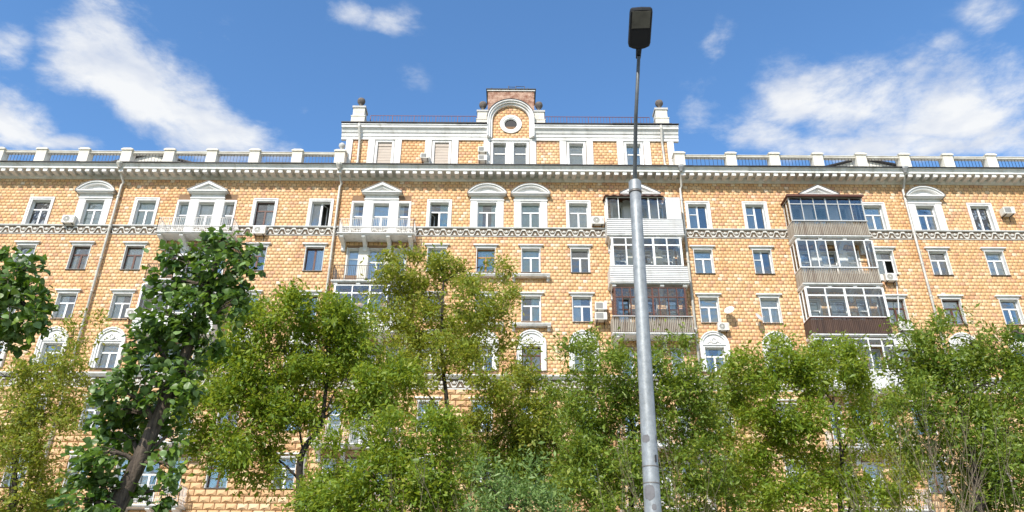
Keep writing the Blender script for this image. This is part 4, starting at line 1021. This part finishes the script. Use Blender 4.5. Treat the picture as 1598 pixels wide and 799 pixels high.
# ------------------------------------------------------------------ trees
def leaf_cloud(blobs, per_m3, leaf, ntw, seed, tw_len=(.35, .8), up=.25, droop=.3, aspect=.42, shell=2.0):
    """blobs: (centre Vector, rx, ry, rz) -> leaf quads on small sprays; returns V, F and the spray starts and ends"""
    g = np.random.default_rng(seed); Vs = []; tw = []
    for (c, rx, ry, rz) in blobs:
        n = max(6, int(per_m3 * (rx * ry * rz) ** (2 / 3) * 4))
        K = max(5, int(n / 22)); R3 = np.array([rx, ry, rz])
        dk = g.normal(size=(K, 3)); dk /= np.linalg.norm(dk, axis=1)[:, None]
        sub = dk * (g.random(K) ** (1 / shell))[:, None] * g.uniform(.75, 1.25, (K, 1))      # lobes of the clump, gaps between them
        pick_ = g.choice(K, n, p=(lambda w_: w_ / w_.sum())(g.uniform(.3, 1.7, K)))
        q_ = sub[pick_] + g.normal(0, .15, (n, 3)) * g.uniform(.5, 1.7, (n, 1))
        p = np.array(c) + q_ * R3
        d = q_ / (np.linalg.norm(q_, axis=1)[:, None] + 1e-6)
        ln = g.uniform(*tw_len, n)
        dr = d * .8 + g.normal(0, .5, (n, 3)); dr[:, 2] += up; dr /= np.linalg.norm(dr, axis=1)[:, None]
        s = g.random((n, ntw)); s = .1 + .9 * s
        pos = p[:, None] + dr[:, None] * (s * ln[:, None])[..., None]
        pos[..., 2] -= droop * (s * ln[:, None]) ** 2
        pos += g.normal(0, .07, pos.shape) * (leaf / .1)
        tw += list(zip(p[: max(1, n // 3)], (p + dr * ln[:, None])[: max(1, n // 3)]))
        pos = pos.reshape(-1, 3); m_ = len(pos)
        a = g.normal(size=(m_, 3)) + np.repeat(dr, ntw, 0) * .9; a[:, 2] -= .35; a /= np.linalg.norm(a, axis=1)[:, None]
        nn = g.normal(size=(m_, 3)) * .75 + np.array([-.18, -.30, .8]); b = np.cross(a, nn); b /= (np.linalg.norm(b, axis=1)[:, None] + 1e-9)
        nn = np.cross(b, a)
        L_ = leaf * np.exp(g.normal(-.08, .38, (m_, 1))).clip(.35, 1.9); w = L_ * aspect * g.uniform(.75, 1.2, (m_, 1))
        Vs.append(np.stack([pos, pos + a * L_ * .5 + b * w * .5 + nn * L_ * .08, pos + a * L_, pos + a * L_ * .5 - b * w * .5 + nn * L_ * .08], 1))
    V = np.concatenate(Vs); n = len(V)
    base = np.arange(n)[:, None] * 4
    F = np.concatenate([base + np.array([[0, 1, 2]]), base + np.array([[0, 2, 3]])], 1).reshape(-1, 3)
    return V.reshape(-1, 3), F, tw
def blob(px, py, rx, ry, Y, depth=1.0):
    c = at(px, py, Y); k = (c - Vector((0, 0, CAMZ))).dot(CR @ Vector((0, 0, -1))) / FPX
    a, b = rx * k, ry * k * 1.08
    return (c, a, (a + b) / 2 * depth, b)
def limb_pts(a, b, seed, sag=.12, n=6):
    g = random.Random(seed); a, b = Vector(a), Vector(b); d = b - a; L_ = d.length; out = []
    o1 = Vector((g.uniform(-1, 1), g.uniform(-1, 1), g.uniform(-.3, .3))) * L_ * .08
    for i in range(n + 1):
        t = i / n; out.append(a + d * t + o1 * math.sin(math.pi * t) + Vector((0, 0, L_ * sag * math.sin(math.pi * t))) + Vector((g.uniform(-1, 1), g.uniform(-1, 1), 0)) * L_ * .015)
    return out
def make_tree(name, label, trunk, r0, r1, blobs, leafm, leaf, dens, ntw, seed, bark='bark', cat='tree', group=None, aspect=.42, droop=.3, up=.25, depth=1.0, shell=2.0, twigs=True):
    """trunk: list of world points from the ground up"""
    base = Vector(trunk[0]); T = empty(name, base); tag(T, label, cat, group)
    rel = [Vector(p) - base for p in trunk]
    # smooth the trunk line
    pts = []
    for i in range(len(rel) - 1):
        p0_, p1_, p2_, p3_ = rel[max(i - 1, 0)], rel[i], rel[i + 1], rel[min(i + 2, len(rel) - 1)]
        for k in range(5):
            t = k / 5; pts.append(.5 * ((2 * p1_) + (p2_ - p0_) * t + (2 * p0_ - 5 * p1_ + 4 * p2_ - p3_) * t * t + (3 * p1_ - p0_ - 3 * p2_ + p3_) * t ** 3))
    pts.append(rel[-1]); n = len(pts)
    mb = MB().tube(pts, [r0 + (r1 - r0) * (i / (n - 1)) ** .8 for i in range(n)], 12)
    bl = [(b[0] - base, b[1], b[2] * depth, b[3]) for b in blobs]
    g = random.Random(seed); nodes = []
    bl.sort(key=lambda b: b[0].z)
    for j, (c, rx, ry, rz) in enumerate(bl):
        # leave the trunk below the clump it feeds
        cand = [(pts[i], r0 + (r1 - r0) * (i / (n - 1)) ** .8) for i in range(max(2, int(n * .3)), n)] + nodes
        st, rr = min(cand, key=lambda q: (q[0] - (Vector(c) + Vector((0, 0, -1.1 * rz)))).length + (.6 if q[0].z > c[2] else 0))
        end = Vector(c) + Vector((g.uniform(-.3, .3) * rx, g.uniform(-.3, .3) * ry, rz * .35)); L_ = (end - st).length
        lp = limb_pts(st, end, seed * 97 + j); ra = min(rr * .62, .018 + .012 * L_)
        nodes.append((lp[4], ra * .5 + .004))
        mb.tube(lp, [ra * (1 - .8 * i / (len(lp) - 1)) + .004 for i in range(len(lp))], 7)
        for q in range(3):
            s = g.choice(lp[2:]); e = Vector(c) + Vector((g.uniform(-.9, .9) * rx, g.uniform(-.9, .9) * ry, g.uniform(-.5, .9) * rz))
            l2 = limb_pts(s, e, seed * 131 + j * 7 + q, n=4); r2 = ra * .38 + .003
            mb.tube(l2, [r2 * (1 - .75 * i / 4) + .003 for i in range(5)], 5)
    V, F, tw = leaf_cloud([(tuple(b[0]), b[1], b[2], b[3]) for b in bl], dens * 2.2, leaf, ntw, seed, aspect=aspect, droop=droop, up=up, shell=shell)
    if twigs:
        for i, (a, b) in enumerate(tw):
            if i % 9 == 0: mb.tube([a, (a + b) / 2 + np.array([0, 0, .02]), b], [.009, .006, .003], 3, cap=False)
    mb.build('trunk', bark, T, smooth=True)
    c_ = obj('crown', np_mesh('crown', V, F, leafm), T); tag(c_, kind='stuff')
    return T
def root(px, py, Y, dx=0.0):
    p = at(px, py, Y); return [Vector((p.x + dx, Y, -.14)), Vector((p.x + dx * .5, Y, p.z * .5))]
def bl(Y, L_, dj=.5, seed=1):
    g = random.Random(seed); return [blob(x, y, rx, ry, Y + g.uniform(-dj, dj)) for x, y, rx, ry in L_]

# yellow-green tree in the lower left corner
Y = 29
make_tree('ash_leaved_maple', 'thin yellow green tree in the lower left corner', root(18, 799, Y) + [at(18, 799, Y), at(25, 720, Y), at(45, 640, Y), at(70, 580, Y)], .16, .04,
    bl(Y, [(15, 600, 40, 28), (60, 585, 40, 26), (100, 560, 24, 30), (120, 520, 12, 26), (150, 505, 10, 14), (20, 650, 50, 38), (75, 640, 48, 36), (30, 705, 52, 40), (80, 695, 40, 36), (15, 760, 50, 40), (65, 765, 40, 40), (110, 610, 22, 26), (40, 800, 60, 30)], .8, 3), 'leaf_yellow', .15, 21, 11, 11, shell=1.8)
# bright green tree left of centre
Y = 26
make_tree('ash_leaved_maple', 'bright green spreading tree with forked dark trunk left of centre', root(466, 799, Y) + [at(466, 799, Y), at(468, 725, Y), at(478, 695, Y), at(500, 665, Y), at(507, 620, Y), at(512, 570, Y), at(508, 520, Y)], .17, .045,
    bl(Y, [(420, 500, 40, 24), (465, 485, 36, 22), (510, 495, 45, 26), (555, 500, 40, 26), (390, 545, 46, 32), (445, 545, 50, 34), (510, 545, 52, 36), (570, 545, 42, 34), (345, 590, 40, 30), (400, 600, 52, 36), (465, 600, 48, 36), (550, 600, 52, 36), (330, 640, 36, 32), (385, 660, 50, 40), (440, 650, 34, 30), (575, 640, 46, 34), (345, 700, 42, 30), (400, 720, 48, 36), (620, 610, 36, 34), (300, 625, 20, 20), (350, 560, 26, 20), (435, 470, 16, 12)], .9, 4), 'leaf_green', .155, 31, 13, 12)
# taller looser tree behind it
Y = 30
make_tree('ash_leaved_maple', 'tallest loose crowned tree in front of the building centre', root(695, 799, Y) + [at(695, 799, Y), at(700, 700, Y), at(697, 625, Y), at(690, 560, Y), at(690, 490, Y), at(692, 440, Y)], .17, .04,
    bl(Y, [(640, 415, 30, 18), (690, 418, 36, 18), (730, 432, 28, 16), (770, 425, 20, 14), (620, 455, 36, 26), (675, 460, 40, 26), (735, 470, 40, 28), (785, 460, 20, 18), (600, 505, 36, 30), (655, 510, 40, 30), (720, 520, 44, 32), (780, 505, 26, 24), (620, 560, 40, 32), (745, 570, 44, 32), (800, 550, 20, 22), (805, 600, 34, 26), (770, 625, 40, 32), (640, 610, 36, 32), (820, 655, 34, 30), (750, 680, 40, 34), (810, 710, 40, 34), (690, 540, 30, 30)], 1.0, 5), 'leaf_yellow', .155, 27, 12, 13, shell=1.8)
# bright bush in front between the two
Y = 21
make_tree('leafy_bush', 'bright green bushy young tree at the bottom between the two left trees', root(600, 799, Y) + [at(600, 799, Y), at(605, 760, Y), at(612, 720, Y)], .09, .03,
    bl(Y, [(540, 720, 50, 30), (600, 690, 50, 28), (655, 680, 50, 30), (520, 770, 46, 36), (580, 755, 56, 36), (640, 740, 56, 38), (695, 730, 36, 36), (550, 800, 60, 26), (630, 795, 60, 30), (700, 785, 40, 36), (690, 675, 24, 26)], .7, 6), 'leaf_green', .125, 40, 13, 14)
Y = 18
make_tree('silvery_bush', 'pale silvery leaved bush at the bottom edge near centre', root(790, 799, Y) + [at(790, 799, Y), at(792, 785, Y)], .05, .03,
    bl(Y, [(765, 770, 34, 24), (805, 762, 34, 26), (835, 785, 34, 24), (780, 800, 44, 20), (390, 800, 1, 1)][:4], .5, 7), 'leaf_silver', .11, 40, 12, 15, cat='bush', aspect=.36)
# trees round the lamp post
Y = 26
make_tree('ash_leaved_maple', 'dense green tree directly behind the lamp post', root(985, 799, Y) + [at(985, 799, Y), at(990, 720, Y), at(985, 650, Y), at(975, 600, Y)], .14, .04,
    bl(Y, [(910, 560, 22, 24), (935, 555, 24, 26), (960, 580, 40, 30), (1045, 540, 20, 22), (1045, 580, 34, 28), (1095, 600, 40, 28), (910, 610, 34, 32), (1000, 610, 46, 32), (900, 660, 34, 34), (950, 645, 46, 36), (1025, 660, 50, 36), (1090, 655, 46, 34), (890, 720, 36, 36), (945, 710, 50, 40), (1020, 725, 54, 40), (1090, 715, 44, 38), (900, 775, 50, 34), (970, 780, 56, 34), (1050, 785, 56, 34), (1110, 775, 36, 34)], 1.0, 8), 'leaf_deep', .14, 29, 13, 16)
Y = 28
make_tree('ash_leaved_maple', 'mid green tree with a forked dark stem right of the lamp post', root(1312, 799, Y) + [at(1312, 799, Y), at(1314, 720, Y), at(1308, 670, Y), at(1300, 620, Y)], .13, .04,
    bl(Y, [(1215, 545, 22, 24), (1180, 575, 34, 26), (1225, 590, 38, 28), (1290, 560, 40, 24), (1335, 575, 36, 26), (1270, 600, 44, 30), (1165, 620, 36, 30), (1210, 640, 36, 30), (1340, 620, 42, 34), (1190, 685, 36, 30), (1270, 650, 40, 28), (1360, 670, 34, 34), (1235, 700, 40, 28), (1300, 740, 44, 30), (1180, 760, 36, 32), (1240, 775, 50, 34), (1350, 770, 44, 34), (1140, 590, 22, 20)], 1.0, 9), 'leaf_green', .15, 28, 13, 17)
Y = 24
make_tree('dense_tree', 'large dense deep green tree at the right edge', root(1530, 799, Y) + [at(1530, 799, Y), at(1520, 720, Y), at(1500, 640, Y), at(1490, 580, Y)], .18, .05,
    bl(Y, [(1420, 545, 26, 22), (1460, 540, 38, 22), (1510, 545, 40, 24), (1560, 560, 40, 26), (1410, 590, 32, 32), (1465, 590, 48, 36), (1530, 605, 52, 38), (1590, 610, 40, 40), (1430, 650, 44, 36), (1500, 660, 52, 40), (1570, 670, 50, 40), (1440, 710, 34, 28), (1520, 730, 56, 40), (1590, 740, 46, 44), (1550, 790, 60, 36), (1490, 500, 10, 22), (1545, 530, 12, 20), (1600, 560, 24, 26), (1410, 520, 12, 14)], .9, 10), 'leaf_deep', .13, 32, 14, 18)
Y = 31
make_tree('ash_leaved_maple', 'shaded green tree low between the centre tree and the lamp post', root(850, 799, Y) + [at(850, 799, Y), at(848, 730, Y), at(852, 670, Y)], .14, .04,
    bl(Y, [(835, 615, 26, 22), (870, 635, 30, 28), (845, 665, 38, 28), (800, 660, 30, 26), (880, 690, 34, 30), (840, 710, 42, 30), (780, 715, 36, 30), (745, 725, 36, 32), (870, 750, 40, 30), (815, 755, 44, 30), (740, 780, 40, 30), (860, 795, 40, 26)], 1.0, 19), 'leaf_deep', .14, 30, 13, 19)
Y = 33
make_tree('ash_leaved_maple', 'slim yellowish tree between the lamp post tree and the forked tree', root(1135, 799, Y) + [at(1135, 799, Y), at(1138, 720, Y), at(1140, 650, Y)], .12, .035,
    bl(Y, [(1140, 600, 24, 24), (1120, 640, 30, 26), (1155, 660, 30, 26), (1125, 700, 30, 28), (1165, 725, 26, 26), (1130, 755, 34, 28), (1180, 790, 34, 24), (1280, 720, 34, 26), (1400, 700, 34, 34), (1400, 760, 40, 34), (1375, 620, 26, 30)], .8, 20), 'leaf_yellow', .155, 22, 12, 20)
# bare brushwood and shoots
def brush(px, Y, n, xr, yr, seed, label, r=.018):
    b = at(px, 830, Y); E_ = empty('brushwood', (b.x, Y, -.14)); tag(E_, label, 'bush', 'bare shoots among the trees')
    mb = MB(); g = random.Random(seed)
    for i in range(n):
        a = Vector((g.uniform(-1.2, 1.4), g.uniform(-.6, .6), 0)); e = at(g.uniform(*xr), g.uniform(*yr), Y + g.uniform(-1.2, 1.2)) - Vector((b.x, Y, -.14))
        bend = Vector((g.uniform(-.5, .5), g.uniform(-.3, .3), g.uniform(.1, .7)))
        pts = [a.lerp(e, t) + Vector((g.uniform(-.05, .05), g.uniform(-.05, .05), 0)) + bend * math.sin(math.pi * t) for t in (0, .25, .5, .7, .86, 1)]
        mb.tube(pts, [r, r * .75, r * .5, r * .36, r * .25, r * .14], 5)
        for q in range(9):
            k = g.choice((2, 3, 3, 4, 4)); s_ = pts[k].lerp(pts[k + 1], g.random()); d = (pts[k + 1] - pts[k]).normalized() * g.uniform(.2, .6) + Vector((g.uniform(-.3, .3), g.uniform(-.25, .25), g.uniform(0, .35)))
            mb.tube([s_, s_ + d * .5 + Vector((0, 0, .03)), s_ + d], [r * .28, r * .2, r * .1], 3, cap=False)
    mb.build('stem', 'twig', E_)
brush(1440, 19, 26, (1300, 1560), (640, 790), 4, 'tangle of bare pale twigs low in front of the right trees')
brush(1500, 21, 14, (1430, 1600), (560, 720), 5, 'long bare shoots rising in front of the right edge tree', .014)
brush(1060, 21, 14, (930, 1140), (620, 760), 6, 'thin bare shoots beside the lamp post', .013)
brush(680, 19, 9, (590, 760), (680, 790), 8, 'few bare twigs in front of the bright bush', .012)

# broad leaved trees close to the camera ------------------------------------------
def big_leaf_mesh(seed):
    g = random.Random(seed); L_ = 1.0; ts = [0, .14, .38, .65, .86, 1.0]; ws = [.03, .40, .47, .33, .14, .0]
    v = []; f = []
    cu = g.uniform(.05, .22); fo = g.uniform(.08, .2)
    for t, w in zip(ts, ws):
        z = -cu * t * t * 1.2 + .06 * math.sin(t * 7 + seed)
        v += [(-w, t, z + fo * w), (0, t, z), (w, t, z + fo * w)]
    for i in range(5):
        k = i * 3; f += [(k, k + 1, k + 4, k + 3), (k + 1, k + 2, k + 5, k + 4)]
    return v, f
BLM = [big_leaf_mesh(i) for i in range(5)]
def big_tree(name, label, trunk, r0, r1, blobs, dens, leaf, seed, n_parts, bark='barkpale'):
    base = Vector(trunk[0]); T = empty(name, base); tag(T, label, 'tree', 'broad leaved trees by the pavement')
    rel = [Vector(p) - base for p in trunk]; n = len(rel)
    mb = MB().tube(rel, [r0 + (r1 - r0) * (i / (n - 1)) for i in range(n)], 16)
    g = random.Random(seed); gg = np.random.default_rng(seed)
    leaves = []
    for j, (c, rx, ry, rz) in enumerate(blobs):
        c = c - base
        best = min(range(1, n), key=lambda i: (rel[i] - (c + Vector((0, 0, -.6 * rz)))).length)
        lp = limb_pts(rel[best], c + Vector((0, 0, rz * .4)), seed * 11 + j, n=5); rr = min(.045, (r0 + (r1 - r0) * best / (n - 1)) * .5)
        mb.tube(lp, [rr * (1 - .8 * i / 5) + .006 for i in range(6)], 7)
        for q in range(5):
            s = g.choice(lp[1:]); e = c + Vector((g.uniform(-.9, .9) * rx, g.uniform(-.9, .9) * ry, g.uniform(-.8, .9) * rz)); mb.tube(limb_pts(s, e, q + j * 9, n=3), [.012, .009, .006, .004], 4)
        k = int(dens * (rx * ry * rz) ** (2 / 3) * 4); K = 9
        subs = [Vector(gg.normal(size=3)).normalized() * gg.random() ** .4 * gg.uniform(.7, 1.25) for _ in range(K)]
        for q in range(k):
            v_ = subs[int(gg.random() * K)] + Vector(gg.normal(size=3)) * .24; d = v_.normalized()
            p = c + Vector((v_.x * rx, v_.y * ry, v_.z * rz))
            leaves.append((p, d, leaf * gg.uniform(.6, 1.25)))
    mb.build('trunk', bark, T, smooth=True)
    g.shuffle(leaves)
    cw = Vector((0, 0, CAMZ)) - base
    leaves.sort(key=lambda l: (l[0] - cw).length - .6 * g.random())
    shared = []
    for v, f in BLM:
        mm = MB(); mm.v = v; mm.f = f; shared.append(mm.mesh('leaf', 'leaf_big', True))
    V = []; F = []
    for i, (p, d, s) in enumerate(leaves):
        # wind from the right turns many blades over; blades hang outwards
        ax = (d * .8 + Vector((-.35, 0, -.35)) + Vector((g.gauss(0, .55), g.gauss(0, .55), g.gauss(0, .45)))).normalized()
        nn = Vector((-.25 + g.gauss(0, .55), -.45 + g.gauss(0, .55), .75 + g.gauss(0, .45)))
        if g.random() < .16: nn = -nn
        b = ax.cross(nn).normalized(); nn = b.cross(ax)
        Mx = Matrix((b, ax, nn)).transposed()
        k = i % 5
        if i < n_parts:
            o = obj('leaf', shared[k], T, p); o.rotation_mode = 'QUATERNION'; o.rotation_quaternion = Mx.to_quaternion(); o.scale = (s, s, s)
        else:
            n0 = len(V); V += [tuple(p + Mx @ (Vector(v) * s)) for v in BLM[k][0]]; F += [tuple(n0 + q for q in f) for f in BLM[k][1]]
    c_ = obj('crown', np_mesh('crown', V, F, 'leaf_big'), T); tag(c_, kind='stuff'); c_.data.polygons.foreach_set('use_smooth', [True] * len(c_.data.polygons))
    print(name, 'leaves', len(leaves))
Y = 13
b0 = at(178, 799, Y)
big_tree('broad_leaved_tree', 'dark glossy broad leaved tree leaning right in the left foreground', [Vector((b0.x - .15, Y, -.14)), Vector((b0.x - .12, Y, 1.5)), b0, at(215, 725, Y), at(243, 660, Y), at(275, 590, Y), at(302, 520, Y), at(325, 450, Y), at(342, 395, Y)], .18, .05,
    bl(Y, [(345, 375, 26, 22), (310, 392, 26, 20), (378, 395, 26, 24), (270, 405, 26, 18), (345, 415, 40, 28), (300, 432, 40, 28), (380, 435, 26, 30), (262, 450, 30, 26), (340, 465, 44, 30), (290, 485, 44, 30), (250, 500, 34, 26), (370, 480, 22, 24), (310, 525, 44, 28), (235, 540, 34, 30), (275, 555, 44, 28), (215, 585, 40, 30), (255, 610, 44, 30), (180, 620, 40, 28), (225, 645, 46, 30), (165, 655, 36, 24), (190, 690, 48, 28), (262, 690, 20, 28), (150, 715, 40, 22), (130, 745, 30, 18), (170, 765, 46, 22), (125, 785, 40, 18), (250, 775, 24, 20), (262, 735, 22, 20), (175, 795, 30, 12), (215, 712, 18, 16), (290, 590, 24, 22), (265, 650, 26, 26)], .45, 21), 370, .128, 31, 295)
Y = 12.5
b0 = at(-150, 799, Y)
big_tree('broad_leaved_tree', 'dark broad leaved branches entering from the left edge', [Vector((b0.x, Y, -.14)), Vector((b0.x, Y, 2)), b0, at(-130, 650, Y), at(-95, 560, Y), at(-50, 500, Y), at(-10, 460, Y)], .2, .06,
    bl(Y, [(10, 405, 30, 18), (45, 425, 26, 22), (5, 445, 34, 28), (45, 465, 32, 26), (0, 495, 36, 28), (45, 500, 32, 22), (10, 535, 34, 20), (-40, 440, 40, 40), (-45, 500, 40, 40), (-100, 480, 50, 60), (-90, 560, 50, 40), (62, 515, 16, 14)], .4, 22), 340, .140, 33, 60)
# a sprig of another tree enters at the right edge
Y = 12.5
b0 = at(1760, 799, Y)
big_tree('broad_leaved_tree', 'leaf sprig entering at the right edge in front of the facade', [Vector((b0.x, Y, -.14)), Vector((b0.x, Y, 2)), b0, at(1730, 640, Y), at(1690, 560, Y), at(1630, 525, Y), at(1590, 520, Y)], .17, .012,
    bl(Y, [(1582, 519, 12, 5), (1610, 522, 20, 10), (1660, 530, 40, 30), (1700, 500, 50, 50)], .2, 23), 150, .12, 34, 20)
